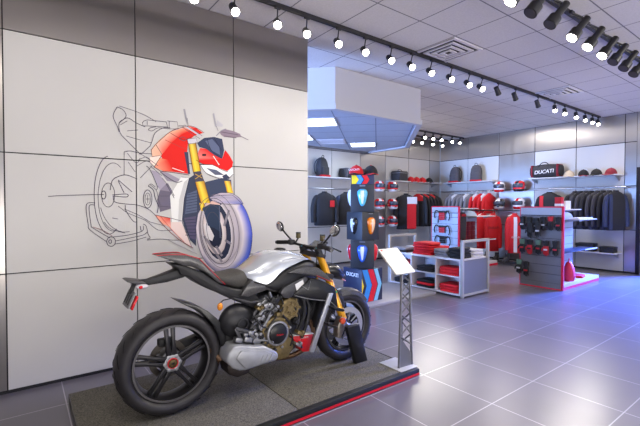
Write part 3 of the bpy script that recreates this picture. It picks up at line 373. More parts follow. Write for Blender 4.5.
MURAL_LINES = [('4a4660',.6,1,[(1.697,1.501),(1.736,1.472),(1.784,1.431),(1.82,1.388),(1.85,1.339),(1.875,1.284),(1.895,1.225),(1.91,1.165),(1.918,1.1),(1.915,1.027),(1.905,.956),(1.892,.901),(1.871,.855),(1.84,.814),(1.803,.778),(1.76,.748),(1.715,.726),(1.673,.715),(1.629,.715),(1.583,.724),(1.536,.744),(1.488,.779),(1.445,.821),(1.412,.865),(1.386,.913),(1.365,.964),(1.348,1.02),(1.336,1.082),(1.329,1.145),(1.327,1.203),(1.33,1.259),(1.342,1.318),(1.36,1.372),(1.38,1.415),(1.409,1.449),(1.451,1.473),(1.509,1.488),(1.608,1.497),(1.697,1.501)]),('35303c',.6,1,[(1.71,1.163),(1.716,1.06),(1.704,.965),(1.676,.89),(1.634,.84),(1.584,.822),(1.529,.835),(1.477,.879),(1.431,.947),(1.396,1.034),(1.374,1.131),(1.369,1.228),(1.38,1.318),(1.406,1.392),(1.444,1.443),(1.493,1.466),(1.546,1.457),(1.6,1.418),(1.649,1.352),(1.686,1.264),(1.71,1.163)]),('4f4850',.5,1,[(1.63,1.169),(1.635,1.092),(1.628,1.021),(1.61,.964),(1.581,.927),(1.547,.913),(1.509,.922),(1.472,.955),(1.439,1.007),(1.414,1.073),(1.398,1.146),(1.394,1.22),(1.401,1.288),(1.418,1.344),(1.445,1.382),(1.479,1.398),(1.516,1.391),(1.553,1.361),(1.587,1.311),(1.614,1.244),(1.63,1.169)]),('4f4850',.5,1,[(1.584,1.165),(1.588,1.11),(1.584,1.059),(1.572,1.019),(1.554,.992),(1.532,.982),(1.507,.989),(1.483,1.012),(1.461,1.049),(1.444,1.097),(1.433,1.15),(1.429,1.204),(1.433,1.253),(1.444,1.293),(1.461,1.32),(1.483,1.331),(1.507,1.326),(1.532,1.303),(1.554,1.267),(1.572,1.219),(1.584,1.165)]),('6a626c',.5,1,[(1.475,1.494),(1.525,1.506),(1.578,1.493),(1.632,1.456),(1.68,1.397),(1.721,1.32),(1.751,1.229),(1.768,1.132),(1.77,1.036),(1.757,.947),(1.73,.873),(1.692,.818),(1.645,.787),(1.592,.78),(1.538,.799),(1.487,.841),(1.441,.902),(1.403,.979),(1.376,1.066),(1.361,1.158),(1.36,1.248)]),('2c3146',.5,0,[(1.237,1.494),(1.341,1.514)]),('2c3146',.5,0,[(1.237,1.468),(1.341,1.488)]),('2c3146',.5,0,[(1.237,1.442),(1.341,1.461)]),('2c3146',.5,0,[(1.236,1.416),(1.341,1.435)]),('2c3146',.5,0,[(1.236,1.39),(1.341,1.408)]),('2c3146',.5,0,[(1.236,1.363),(1.34,1.382)]),('2c3146',.5,0,[(1.236,1.337),(1.34,1.355)]),('2c3146',.5,0,[(1.226,1.261),(1.33,1.268)]),('2c3146',.5,0,[(1.226,1.233),(1.33,1.236)]),('2c3146',.5,0,[(1.226,1.205),(1.33,1.204)]),('2c3146',.5,0,[(1.226,1.177),(1.33,1.172)]),('2c3146',.5,0,[(1.225,1.149),(1.329,1.139)]),('2c3146',.5,0,[(1.225,1.121),(1.329,1.107)]),('45404c',.6,0,[(1.192,1.66),(1.266,1.653),(1.218,1.457),(1.198,1.243),(1.29,.996)]),('5a4a52',.6,0,[(.96,1.312),(1.09,1.282),(1.198,1.252)]),('8a3a3a',.7,1,[(.96,1.312),(1.028,1.22),(1.161,1.087),(1.3,.995)]),('d65a50',.5,1,[(1.003,1.302),(1.107,1.172),(1.216,1.056)]),('7c3a34',.6,1,[(.931,1.887),(.982,1.953),(1.096,2.064),(1.186,2.11),(1.279,2.139),(1.355,2.12),(1.413,2.089)]),('6c4a48',.6,0,[(.931,1.887),(.938,1.826),(1.024,1.85),(.973,1.935)]),('5a2028',.7,0,[(.955,1.738),(1.006,1.705),(1.147,1.694),(1.266,1.681)]),('ffd9d4',.9,0,[(1.111,1.738),(1.22,1.707)]),('5b4a4c',.5,0,[(1.015,1.84),(.955,1.738)]),('b8433a',.5,1,[(1.051,1.987),(1.167,1.943),(1.249,1.913)]),('8a2a2a',.5,1,[(1.096,2.054),(1.222,2.003),(1.297,2.048)]),('232840',.6,1,[(1.442,2.034),(1.481,1.932),(1.583,1.862)]),('232840',.6,0,[(1.512,2.051),(1.583,1.941)]),('3d3a48',.6,1,[(1.372,1.781),(1.43,1.708),(1.51,1.673),(1.634,1.649),(1.709,1.711)]),('ffffff',.8,0,[(1.501,1.876),(1.562,1.792)]),('6a2028',.5,1,[(1.334,1.826),(1.401,1.792),(1.501,1.789),(1.593,1.745),(1.655,1.729)]),('c9a23a',.8,0,[(1.323,1.693),(1.391,1.658)]),('c9a23a',.8,0,[(1.323,1.646),(1.391,1.697)]),('4a4656',.5,0,[(1.25,2.015),(1.335,2.033),(1.344,1.987),(1.259,1.97),(1.25,2.015)]),('5a3a18',.5,0,[(1.259,1.979),(1.304,1.711)]),('5a3a18',.5,0,[(1.33,1.995),(1.376,1.724)]),('5a3a18',.5,0,[(1.323,1.618),(1.379,1.41)]),('5a3a18',.5,0,[(1.41,1.631),(1.468,1.42)]),('c9c4cc',1.0,0,[(1.399,1.343),(1.447,1.179)]),('6a7088',.7,0,[(1.56,1.391),(1.568,1.076)]),('45405a',.6,1,[(1.449,1.468),(1.56,1.518),(1.676,1.521),(1.773,1.472),(1.817,1.411)]),('45405a',.5,1,[(1.499,1.449),(1.612,1.411),(1.817,1.411)]),('6a6872',.5,0,[(1.251,2.21),(1.26,2.128)]),('5a5562',.5,0,[(1.533,2.169),(1.553,2.123)]),('7c7480',.9,0,[(1.787,2.099),(1.876,2.067)]),('4c4250',.6,0,[(1.584,2.117),(1.765,2.107)]),('4c4250',.6,0,[(1.615,2.081),(1.743,2.074)]),('8f8a96',1.2,1,[(1.533,2.072),(1.584,2.127),(1.636,2.152)]),('c7c2ca',2.0,1,[(1.223,2.133),(1.316,2.088),(1.383,2.048)]),('5a5562',.5,1,[(1.223,2.142),(1.326,2.098),(1.393,2.058)]),('5a5562',.5,1,[(1.204,2.121),(1.297,2.067),(1.373,2.028)]),('5a5562',.6,0,[(.874,2.135),(.899,2.147),(1.061,2.15),(1.07,2.106),(.907,2.095),(.866,2.091),(.858,2.116),(.874,2.135)]),('5a5562',.5,0,[(.899,2.138),(.899,2.103)]),('5a5562',.6,0,[(1.07,2.16),(1.159,2.162),(1.168,2.099),(1.078,2.089),(1.061,2.15)]),('5a5562',.5,0,[(1.088,2.162),(1.087,2.09)]),('5a5562',.6,1,[(.907,2.06),(.94,2.055),(.991,2.088),(1.078,2.089)]),('5a5562',.6,1,[(.907,2.06),(.924,2.08),(.974,2.095)]),('5a5562',.7,0,[(1.168,2.126),(1.223,2.133)]),('5a5562',.5,1,[(1.176,2.008),(1.204,2.029),(1.24,2.014),(1.222,1.994),(1.176,2.008)]),('5a5562',.7,1,[(.662,2.226),(.63,2.146),(.66,2.066),(.675,2.018)]),('5a5562',.7,1,[(.662,2.226),(.707,2.207),(.73,2.168),(.715,2.132),(.676,2.093),(.683,2.01),(.744,1.94),(.831,1.853)]),('5a5562',.5,1,[(.677,2.236),(.794,2.211),(.891,2.181),(.975,2.139)]),('5a5562',.7,1,[(.676,2.093),(.738,2.144),(.809,2.11),(.882,2.084)]),('5a5562',.5,0,[(.683,2.077),(.738,2.118)]),('5a5562',.4,0,[(.737,2.033),(.825,2.051)]),('5a5562',.5,1,[(.729,1.989),(.84,1.966),(.931,1.949)]),('5a5562',.7,1,[(.94,1.967),(.965,2.04),(1.035,2.093),(1.096,2.1)]),('5a5562',.7,0,[(.94,1.967),(.922,1.921)]),('5a5562',.7,1,[(.831,1.853),(.847,1.845),(.922,1.921)]),('5a5562',.5,0,[(.712,1.852),(.71,1.656)]),('5a5562',.7,1,[(.712,1.852),(.759,1.864),(.831,1.853),(.939,1.852)]),('5a5562',.5,1,[(.735,1.845),(.806,1.764),(.839,1.81)]),('5a5562',.5,1,[(.831,1.853),(.921,1.798),(.989,1.749)]),('5a5562',.5,1,[(.814,1.739),(.896,1.788),(.955,1.738)]),('5a5562',.7,1,[(.888,1.743),(.921,1.71),(.979,1.57),(.97,1.534)]),('5a5562',.5,0,[(.921,1.745),(1.023,1.661)]),('5a5562',.5,1,[(.823,1.791),(.888,1.822),(.921,1.798)]),('5a5562',.4,0,[(.743,1.769),(.798,1.686)]),('5a5562',.4,0,[(.838,1.636),(.938,1.746)]),('5a5562',.7,1,[(.648,1.2),(.63,1.176),(.61,1.162),(.59,1.158),(.57,1.165),(.551,1.182),(.534,1.208),(.518,1.243),(.505,1.285),(.495,1.334),(.488,1.387),(.485,1.442),(.485,1.499),(.488,1.556),(.494,1.61),(.504,1.661),(.517,1.706),(.532,1.744),(.549,1.775),(.568,1.796),(.588,1.808)]),('5a5562',.5,1,[(.651,1.191),(.629,1.182),(.607,1.185),(.585,1.199),(.566,1.222),(.548,1.255),(.534,1.296),(.523,1.343),(.516,1.394),(.513,1.448),(.514,1.503),(.52,1.557),(.529,1.607),(.542,1.652),(.558,1.691),(.577,1.721),(.598,1.742),(.619,1.752),(.642,1.752),(.663,1.74),(.684,1.718)]),('5a5562',.6,1,[(.636,1.485),(.633,1.454),(.626,1.425),(.615,1.403),(.601,1.389),(.586,1.384),(.571,1.389),(.558,1.403),(.547,1.425),(.541,1.453),(.539,1.483),(.541,1.514),(.548,1.542),(.559,1.564),(.573,1.579),(.588,1.584),(.603,1.58),(.616,1.566),(.627,1.544),(.634,1.516),(.636,1.485)]),('5a5562',.8,1,[(.57,1.484),(.569,1.474),(.566,1.464),(.563,1.457),(.558,1.452),(.553,1.45),(.548,1.452),(.544,1.457),(.54,1.464),(.538,1.473),(.537,1.483),(.538,1.494),(.54,1.503),(.544,1.51),(.549,1.515),(.554,1.517),(.559,1.515),(.563,1.511),(.567,1.503),(.569,1.494),(.57,1.484)]),('5a5562',.7,1,[(.172,1.466),(.263,1.475),(.491,1.486),(.557,1.487)]),('5a5562',.5,1,[(.662,1.392),(.723,1.341),(.794,1.305),(.884,1.26),(.984,1.177),(1.107,1.172)]),('5a5562',.5,1,[(.749,1.173),(.735,1.171),(.721,1.17),(.707,1.17),(.693,1.172),(.679,1.176),(.665,1.181),(.652,1.188),(.639,1.196),(.626,1.205),(.614,1.216),(.603,1.227),(.592,1.24),(.582,1.255),(.572,1.27),(.563,1.286),(.555,1.303),(.548,1.321),(.541,1.34),(.536,1.359),(.531,1.379)]),('5a5562',.4,1,[(.555,1.259),(.607,1.199),(.714,1.161)]),('5a5562',.4,0,[(.615,1.292),(.661,1.282)]),('5a5562',.7,1,[(.602,1.526),(.618,1.602),(.656,1.637),(.726,1.657),(.813,1.626)]),('5a5562',.7,1,[(.617,1.485),(.717,1.495),(.74,1.486),(.724,1.469),(.624,1.476)]),('5a5562',.7,0,[(.664,1.604),(.709,1.503)]),('5a5562',.7,0,[(.664,1.612),(.772,1.513)]),('5a5562',.7,1,[(.624,1.476),(.639,1.426),(.724,1.409),(.811,1.401),(.901,1.365),(.96,1.312)]),('5a5562',.7,1,[(.716,1.401),(.723,1.349),(.778,1.262),(.81,1.253)]),('5a5562',.5,1,[(.708,1.367),(.819,1.314),(.917,1.25)]),('5a5562',.7,1,[(.491,1.417),(.441,1.417),(.426,1.376),(.439,1.246),(.453,1.197),(.576,1.092)]),('5a5562',.7,1,[(.483,1.401),(.455,1.401),(.447,1.368),(.46,1.237),(.474,1.212),(.598,1.124)]),('5a5562',.8,1,[(.638,1.093),(.636,1.08),(.632,1.069),(.624,1.061),(.615,1.055),(.605,1.054),(.595,1.057),(.586,1.063),(.579,1.072),(.575,1.084),(.573,1.096),(.575,1.108),(.58,1.119),(.587,1.128),(.596,1.133),(.606,1.135),(.616,1.132),(.625,1.126),(.632,1.117),(.637,1.105),(.638,1.093)]),('5a5562',.8,1,[(.609,1.094),(.608,1.09),(.607,1.085),(.604,1.082),(.601,1.08),(.598,1.08),(.595,1.081),(.592,1.083),(.59,1.086),(.588,1.091),(.588,1.095),(.588,1.1),(.59,1.104),(.592,1.107),(.595,1.109),(.598,1.11),(.602,1.109),(.604,1.107),(.607,1.103),(.608,1.099),(.609,1.094)]),('5a5562',.7,1,[(.636,1.097),(.753,1.117),(.858,1.138),(.891,1.163)]),('5a5562',.7,1,[(.636,1.072),(.768,1.09),(.883,1.119)]),('5a5562',.7,1,[(.606,1.132),(.737,1.143),(.85,1.173),(.859,1.217)]),('5a5562',.7,1,[(.859,1.234),(.883,1.216),(.899,1.145),(.916,1.108),(.891,1.101)]),('5a5562',.8,0,[(.834,1.217),(.842,1.173)]),('8a5a62',.5,1,[(.474,1.221),(.554,1.185),(.614,1.14)]),('5a5562',.6,1,[(.891,1.092),(1.001,1.095),(1.106,1.081),(1.188,1.076)]),('5a5562',.8,1,[(.934,1.454),(.932,1.429),(.927,1.407),(.918,1.389),(.908,1.378),(.897,1.374),(.886,1.378),(.876,1.389),(.869,1.407),(.864,1.429),(.862,1.453),(.864,1.478),(.869,1.5),(.877,1.517),(.887,1.529),(.898,1.533),(.91,1.529),(.919,1.518),(.927,1.501),(.932,1.479),(.934,1.454)]),('5a5562',.5,1,[(.92,1.454),(.919,1.437),(.916,1.423),(.911,1.411),(.904,1.403),(.897,1.401),(.89,1.403),(.884,1.411),(.879,1.422),(.876,1.437),(.875,1.453),(.877,1.47),(.88,1.484),(.885,1.496),(.891,1.504),(.898,1.506),(.905,1.504),(.911,1.497),(.916,1.485),(.919,1.47),(.92,1.454)]),('5a5562',.5,0,[(.898,1.489),(.898,1.418)]),('5a5562',.5,0,[(.881,1.453),(.915,1.454)]),('4a4456',.9,1,[(.903,1.568),(.945,1.534),(.961,1.463),(.986,1.392),(.977,1.329)]),('5a5562',.6,1,[(.92,1.578),(.97,1.534),(.987,1.463),(1.003,1.401)]),('5a5562',.6,1,[(.903,1.568),(.928,1.587),(.962,1.561)]),('5a5562',.6,1,[(1.022,1.643),(1.092,1.555),(1.127,1.483)]),('4a4456',.7,1,[(1.006,1.696),(1.137,1.612),(1.201,1.623)]),('4a4456',.6,0,[(1.057,1.591),(1.127,1.465)]),('5a5562',.5,0,[(.986,1.392),(1.091,1.383)]),('5a5562',.5,0,[(1.004,1.481),(1.091,1.483)]),('9a9298',.4,1,[(1.071,1.083),(1.178,1.021),(1.338,.935)]),('5a5562',.4,0,[(.917,1.25),(1.045,1.211)])]
# ------------------------------------------------------------------ printed mural (flat vinyl print on the wall panels, coordinates along the wall in metres)
def print_mat():
    m = bpy.data.materials.new('vinyl_print'); m.use_nodes = True; nt = m.node_tree; b = nt.nodes['Principled BSDF']
    a = nt.nodes.new('ShaderNodeVertexColor'); a.layer_name = 'ink'
    nt.links.new(a.outputs['Color'], b.inputs['Base Color']); b.inputs['Roughness'].default_value = .6; b.inputs['Specular IOR Level'].default_value = .2
    return m
INK = print_mat()
mural = thing('wall_mural', 'large printed drawing of a red motorcycle across the white wall panels', 'wall graphic', (1.2, 3.731, 1.55))
class Print:
    def __init__(s): s.v = []; s.f = []; s.c = []
    def tri(s, pts, cols, d):
        o = len(s.v)
        s.v += [(x-1.2, -d, z-1.55) for x, z in pts]; s.c += [hx(c) for c in cols]
        return o
    def build(s, name):
        me = bpy.data.meshes.new(name); me.from_pydata(s.v, [], s.f); me.materials.append(INK)
        at = me.color_attributes.new('ink', 'FLOAT_COLOR', 'POINT')
        for i, c in enumerate(s.c): at.data[i].color = (*c, 1)
        bm = bmesh.new(); bm.from_mesh(me)
        for f in bm.faces:
            if f.normal.y > 0: f.normal_flip()
        bm.to_mesh(me); bm.free()
        o = bpy.data.objects.new(name, me); col.objects.link(o); o.parent = mural
depth = .0012
PR = {}
def pr(name): return PR.setdefault(name, Print())
def do_fill(part):
    global depth
    for c, pts in MURAL_FILL.get(part, []):
        depth += .00008
        p = pr(part); P = [q[:2] for q in pts]; C = [q[2] if len(q) > 2 else c for q in pts]
        o = p.tri(P, C, depth)
        for t_ in tessellate_polygon([[Vector((x, z, 0)) for x, z in P]]): p.f.append(tuple(o+i for i in t_))
def do_bands(part):
    global depth
    for q, P, Q, ca, cb in MURAL_BANDS:
        if q != part: continue
        depth += .00008; p = pr(part); o = p.tri(P+Q, ca+cb, depth); n_ = len(P); closed = n_ if P[0] != P[-1] else n_-1
        for i in range(closed):
            j = (i+1) % n_; p.f.append((o+i, o+j, o+n_+j, o+n_+i))
fw = MURAL_FILL['front_wheel']; MURAL_FILL['front_wheel'] = fw[:1]; do_fill('front_wheel')
b0 = MURAL_BANDS; MURAL_BANDS = b0[:3]; do_bands('front_wheel')
MURAL_FILL['front_wheel'] = fw[1:2]; do_fill('front_wheel'); MURAL_BANDS = b0[3:]; do_bands('front_wheel'); MURAL_FILL['front_wheel'] = fw[2:]; do_fill('front_wheel')
for part in ('engine', 'bodywork', 'tank', 'handlebar', 'headlight', 'fender', 'fork'): do_fill(part)
depth += .0002
def spline(pts, n=4):
    P = [pts[0]]+list(pts)+[pts[-1]]; out = []
    for i in range(1, len(P)-2):
        for k in range(n):
            t = k/n
            out.append(tuple(.5*(2*P[i][d]+(P[i+1][d]-P[i-1][d])*t+(2*P[i-1][d]-5*P[i][d]+4*P[i+1][d]-P[i+2][d])*t*t+(3*P[i][d]-P[i-1][d]-3*P[i+1][d]+P[i+2][d])*t**3) for d in range(len(P[0]))))
    return out+[tuple(pts[-1])]
for c, wd, sm, pts in MURAL_LINES:
    if sm: pts = spline(pts)
    p = pr('line_art'); w_ = max(wd, .55)*.0078/2; n_ = len(pts); ln = []
    for i in range(n_):
        a, b = Vector(pts[max(i-1, 0)]), Vector(pts[min(i+1, n_-1)]); t_ = (b-a)
        t_ = t_.normalized() if t_.length > 1e-6 else Vector((1, 0)); nn = Vector((-t_.y, t_.x))*w_; q = Vector(pts[i])
        ln += [tuple(q+nn), tuple(q-nn)]
    o = p.tri(ln, [c]*len(ln), depth)
    for i in range(n_-1): p.f.append((o+2*i, o+2*i+1, o+2*i+3, o+2*i+2))
for k, p in PR.items(): p.build('printed_'+k)
# ------------------------------------------------------------------ display platform
CARPET = mat('charcoal_carpet', '66635a', .95, var=.5, scale=140, bump=.5, spec=.1)
PLX0, PLX1, PLY0, PLY1, PLZ = .262, 2.6, 2.115, 3.32, .06
plat = thing('display_platform', 'low carpeted platform with red edge stripe under the motorcycle', 'platform', (1.43, 2.72, 0))
mb = MB(); mb.bx(PLX0-1.43, 1.446-.0025-1.43, PLY0-2.72+.045, PLY1-2.72, .028, PLZ); mb.bx(1.446+.0025-1.43, PLX1-1.43-.012, PLY0-2.72+.045, PLY1-2.72, .028, PLZ)
mb.build('carpet_top', CARPET, plat, bevel=.004)
MB().bx(PLX0-1.43+.001, PLX1-1.43-.001, PLY0-2.72-.003, PLY1-2.72, 0, .0555).build('platform_edge', mat('black_edge', '121410', .6), plat, smooth=False)
ns = MB(); ns.bx(PLX0-1.43, PLX1-1.43+.001, PLY0-2.72-.005, PLY0-2.72+.044, .030, PLZ+.001); ns.bx(PLX1-1.43-.011, PLX1-1.43+.001, PLY0-2.72+.044, PLY1-2.72, .030, PLZ+.001)
ns.build('edge_nosing', mat('black_edge', '121410', .6), plat, bevel=.003)
MB().bx(PLX0-1.43+.0, PLX1-1.43+.002, PLY0-2.72-.006, PLY0-2.72+.01, .012, .028).build('red_stripe', mat('red_edge_stripe', 'd8142c', .35), plat, smooth=False)
MB().bx(PLX0-1.43, PLX1-1.43+.002, PLY0-2.72-.007, PLY0-2.72+.01, 0, .006).build('edge_trim', STEEL, plat, smooth=False)
MB().bx(PLX0-1.43-.004, PLX0-1.43+.002, PLY0-2.72, PLY1-2.72, 0, .058).build('side_trim', mat('grey_edge', '57544f', .6), plat, smooth=False)

# ------------------------------------------------------------------ motorcycle (x forwards, right-hand side towards -y)
RUB = mat('tyre_rubber', '29272a', .5, var=.18, scale=25)
RIMM = mat('black_wheel', '2b2a2d', .3, .55)
BK = mat('gloss_black', '0d0d0f', .3, coat=.15)
BKM = mat('matt_black', '1b1b1e', .5, var=.1, scale=60)
DG = mat('dark_grey_metal', '4a4a4d', .38, .5, var=.15, scale=40)
CARB = mat('carbon_grey', '4c4b4c', .35, .25, var=.3, scale=120, coat=.3)
SILV = mat('silver_paint', 'c3c8d0', .26, .45, coat=.8)
ALU = mat('cast_aluminium', 'a4a5a8', .36, .85, var=.12, scale=50)
MUFF = mat('muffler_steel', 'a6a8ac', .38, .35, var=.08, scale=20)
GOLD = mat('gold_fork', 'e6a51c', .28, .35, coat=.4)
BRON = mat('bronze_cover', '86754f', .4, .6, var=.15, scale=60)
SEATM = mat('seat_cover', '44423f', .75, var=.2, scale=150, bump=.25)
REDM = mat('race_red', 'd3131f', .35, coat=.3)
REDE = mat('red_edging', 'b8202c', .4)
CHR = mat('bright_metal', 'c9c9cc', .15, 1.0)
ORNG = mat('amber_lens', 'e08a1e', .25)
WHT = mat('white_decal', 'e6e6e6', .5)
BROWN = mat('heat_tinted_pipe', '6b5340', .35, .8, var=.3, scale=18)
bike = thing('motorcycle', 'black and silver naked sport motorcycle standing on the carpeted platform', 'motorcycle', (1.5, 2.65, PLZ+.003))
B = bike
def both(f):
    for s_ in (-1, 1): f(s_)
def wheel(name, cx, R, W, rimr, kind):
    c = (cx, 0, R); w = W/2
    prof = [(rimr, -w*.62), (rimr+.012, -w*.86), (R*.82, -w*.99), (R*.90, -w*.97), (R*.955, -w*.8), (R*.985, -w*.5), (R*.998, -w*.2), (R, 0)]
    prof = prof+[(r, -h) for r, h in prof[-2::-1]]
    t = MB().lathe(prof, c, 'y', 0, 72); tyre = t.build(name, RUB, B, angle=60)
    # tread sipes
    g = MB()
    for k in range(22):
        a = 2*PI*k/22
        for s_ in (-1, 1):
            pts = []
            for q in range(5):
                aa = a+s_*.05+q*.05; y = s_*w*(.25+.15*q); rr = (R-.0012) if q < 2 else R*(1.0-.012*(q-1))
                pts.append((cx+rr*math.cos(aa), y, R+rr*math.sin(aa)))
            g.tube(pts, .0022, n=4)
    g.build('tread', mat('tread_groove', '121213', .8), tyre, smooth=False)
    rp = [(rimr+.006, -w*.66), (rimr+.004, -w*.74), (rimr-.008, -w*.74), (rimr-.016, -w*.55), (rimr-.026, -w*.25), (rimr-.028, 0)]
    rp = rp+[(r, -h) for r, h in rp[-2::-1]]
    MB().lathe(rp, c, 'y', 0, 64).build('rim', RIMM, tyre, angle=40)
    MB().disc(c, rimr-.013, rimr-.001, -w*.78, -w*.74, 'y', 0, 64).build('rim_edge', mat('rim_edge_grey', '6d6b6c', .3, .6), tyre)
    sp = MB(); y0 = -w*.35 if kind == 'rear' else 0
    for k in range(5):
        a = math.radians(90+3)+2*PI*k/5
        for s_ in (-1, 1):
            a0, a1 = a+s_*.34, a+s_*.095; r0, r1 = .05, rimr-.018
            p0 = Vector((math.cos(a0)*r0, y0-.010, math.sin(a0)*r0)); p1 = Vector((math.cos(a1)*r1, y0-.002, math.sin(a1)*r1))
            d = (p1-p0).normalized(); nrm = Vector((-d.z, 0, d.x))
            def rg(p, hw_, ht): return [Vector(c)+p+nrm*hw_+Vector((0, -ht, 0)), Vector(c)+p-nrm*hw_+Vector((0, -ht, 0)), Vector(c)+p-nrm*hw_+Vector((0, ht, 0)), Vector(c)+p+nrm*hw_+Vector((0, ht, 0))]
            sp.loft([rg(p0, .016, .020), rg(p0.lerp(p1, .5), .0105, .013), rg(p1, .013, .016)])
    sp.build('spokes', RIMM, tyre, bevel=.003)
    return tyre, c
# rear wheel
rw, c = wheel('rear_wheel', -.735, .33, .195, .243, 'rear')
MB().disc(c, 0, .062, -.06, .05).disc(c, 0, .075, -.045, .04).build('hub', DG, rw, bevel=.003)
mb = MB().disc(c, .034, .052, -.068, -.06)
for k in range(6):
    a = 2*PI*k/6; mb.disc((c[0]+.047*math.cos(a), 0, c[2]+.047*math.sin(a)), 0, .012, -.069, -.055, n=12)
mb.build('hub_ring', ALU, rw, bevel=.002)
MB().disc(c, .029, .034, -.074, -.066).build('hub_red_ring', REDM, rw)
MB().disc(c, .010, .029, -.078, -.066, n=6).build('axle_nut', mat('dark_bronze', '5d4c2e', .4, .6), rw, bevel=.002)
mb = MB().disc(c, .085, .122, .03, .036, n=48)
for k in range(6):
    a = 2*PI*k/6+.3; p = Vector((math.cos(a), 0, math.sin(a))); mb.tube([Vector(c)+p*.05+Vector((0, .033, 0)), Vector(c)+p*.09+Vector((0, .033, 0))], .009, n=6)
mb.build('brake_disc', mat('worn_disc', '5c5650', .4, .5), rw)
MB().box((c[0]-.02, .033, c[2]+.115), (.09, .05, .05)).build('brake_caliper', BKM, rw, bevel=.008)
# front wheel
fwh, c = wheel('front_wheel', .74, .30, .118, .215, 'front')
MB().disc(c, 0, .045, -.05, .05).build('hub', DG, fwh, bevel=.003)
def fdisc(s_):
    mb = MB().disc(c, .118, .163, s_*.068-.0025, s_*.068+.0025, n=56)
    for k in range(9):
        a = 2*PI*k/9; p = Vector((math.cos(a), 0, math.sin(a)))
        mb.tube([Vector(c)+p*.05+Vector((0, s_*.06, 0)), Vector(c)+p*.128+Vector((0, s_*.068, 0))], .006, n=6)
    mb.build('brake_disc', mat('disc_steel', 'b4b4b8', .38, .45), fwh)
both(fdisc)
# fork legs, clamps
def fork(s_):
    y = s_*.105
    a, b = Vector((.395, y, .965)), Vector((.652, y, .385)); d = (b-a).normalized()
    f = MB().tube([a+d*.03, a+d*.50, a+d*.505, b], [.030, .030, .033, .032], n=18).build('fork_leg', GOLD, B)
    MB().tube([b-d*.004, b+d*.016], .033, n=18).build('fork_collar', BK, f)
    lo = MB().tube([b+d*.01, b+d*.07], .019, n=14)
    ax = b+d*.085
    lo.disc((.715, y, .305), 0, .032, -.022, .022, n=16); lo.tube([b+d*.05, (.715, y, .305)], [.022, .028], n=10)
    lo.build('axle_clamp', ALU, f, bevel=.003)
    cal = MB().prism([(.60, .42), (.655, .40), (.635, .30), (.60, .235), (.565, .25), (.565, .34)], y-.035+s_*0, y+.03)
    cal.build('brake_caliper', mat('caliper_bronze', 'a0968a', .35, .7, var=.2, scale=60), f, bevel=.008)
    cb = MB().disc((.608, 0, .385), 0, .026, y-.052, y-.03, n=14)
    cb.build('caliper_bolt', mat('caliper_orange', 'd2502a', .4), f, bevel=.002)
    fcp = MB().tube([a-d*.035, a+d*.03], .029, n=16).build('fork_cap', BKM, f); MB().tube([a-d*.042, a-d*.034], .012, n=10).build('adjuster', mat('fork_cap_blue', '4fb0c0', .3, .6), fcp)
both(fork)
MB().box((.41, 0, .935), (.075, .27, .035), 0, RY(.42)).build('upper_clamp', BKM, B, bevel=.006)
MB().box((.485, 0, .765), (.085, .27, .045), 0, RY(.42)).build('lower_clamp', BKM, B, bevel=.006)
# mudguard hugging the front wheel
rings = []
for k in range(17):
    a = math.radians(38+k*5.3); r = .318; h = .072-.02*abs(k-8)/8
    rings.append([(.74+rr*math.cos(a), y, .30+rr*math.sin(a)) for rr, y in ((r-.05, -h), (r-.012, -h*.92), (r, -h*.5), (r+.004, 0), (r, h*.5), (r-.012, h*.92), (r-.05, h), (r-.016, h*.85), (r-.004, 0), (r-.016, -h*.85))])
MB().loft(rings).build('front_mudguard', CARB, B)
both(lambda s_: MB().prism([(.60, .60), (.655, .62), (.70, .50), (.70, .385), (.675, .38), (.63, .47)], s_*.066-.004, s_*.066+.004).build('mudguard_stay', BKM, B, bevel=.003))
# fuel tank: silver shell above a black lower half
ST = [(-.268, .853, .845, .060), (-.235, .885, .830, .098), (-.20, .905, .808, .125), (-.15, .937, .788, .150), (-.10, .972, .776, .163), (-.05, .990, .806, .172), (.0, .998, .850, .176), (.06, .997, .880, .177), (.125, .990, .900, .175), (.18, .975, .914, .168), (.228, .958, .921, .157), (.28, .930, .916, .138), (.32, .908, .900, .110)]
def smooth_st(S, n=4): return spline(S, n)
rings = []
for x, zt, zb, hw in smooth_st(ST):
    rg = []; N = 20
    for k in range(N+1):
        a = PI*k/N; cc, ss = math.cos(a), math.sin(a)
        y = hw*math.copysign(abs(cc)**.75, cc); z = zb+(zt-zb)*(abs(ss)**.8)
        rg.append((x, y, z))
    rg.append((x, -hw*.6, zb-.004)); rg.append((x, hw*.6, zb-.004))
    rings.append(rg)
tank = MB().loft(rings).build('fuel_tank', SILV, B, angle=55)
both(lambda s_: MB().tube([(.02, s_*.166, .935), (.12, s_*.165, .945), (.22, s_*.150, .938)], [.004, .008, .003], n=8).build('tank_crease', SILV, tank))
MB().disc((.10, 0, .992), 0, .045, 0, .010, 'z', n=24).disc((.10, 0, .992), 0, .03, .01, .016, 'z', n=24).build('filler_cap', BK, tank, bevel=.002)
rings = []
for x, zt, zb, hw in smooth_st([(-.13, .78, .755, .135), (-.09, .785, .735, .155), (-.03, .82, .705, .166), (.03, .865, .69, .170), (.10, .90, .69, .170), (.18, .915, .70, .163), (.25, .92, .70, .150), (.32, .91, .70, .130), (.38, .89, .71, .100)], 3):
    rg = []
    for k in range(20):
        a = 2*PI*k/20; cc, ss = math.cos(a), math.sin(a)
        rg.append((x, hw*math.copysign(abs(cc)**.5, cc), (zt+zb)/2+(zt-zb)/2*math.copysign(abs(ss)**.6, ss)))
    rings.append(rg)
MB().loft(rings).build('tank_side_cover', BKM, B, angle=50)
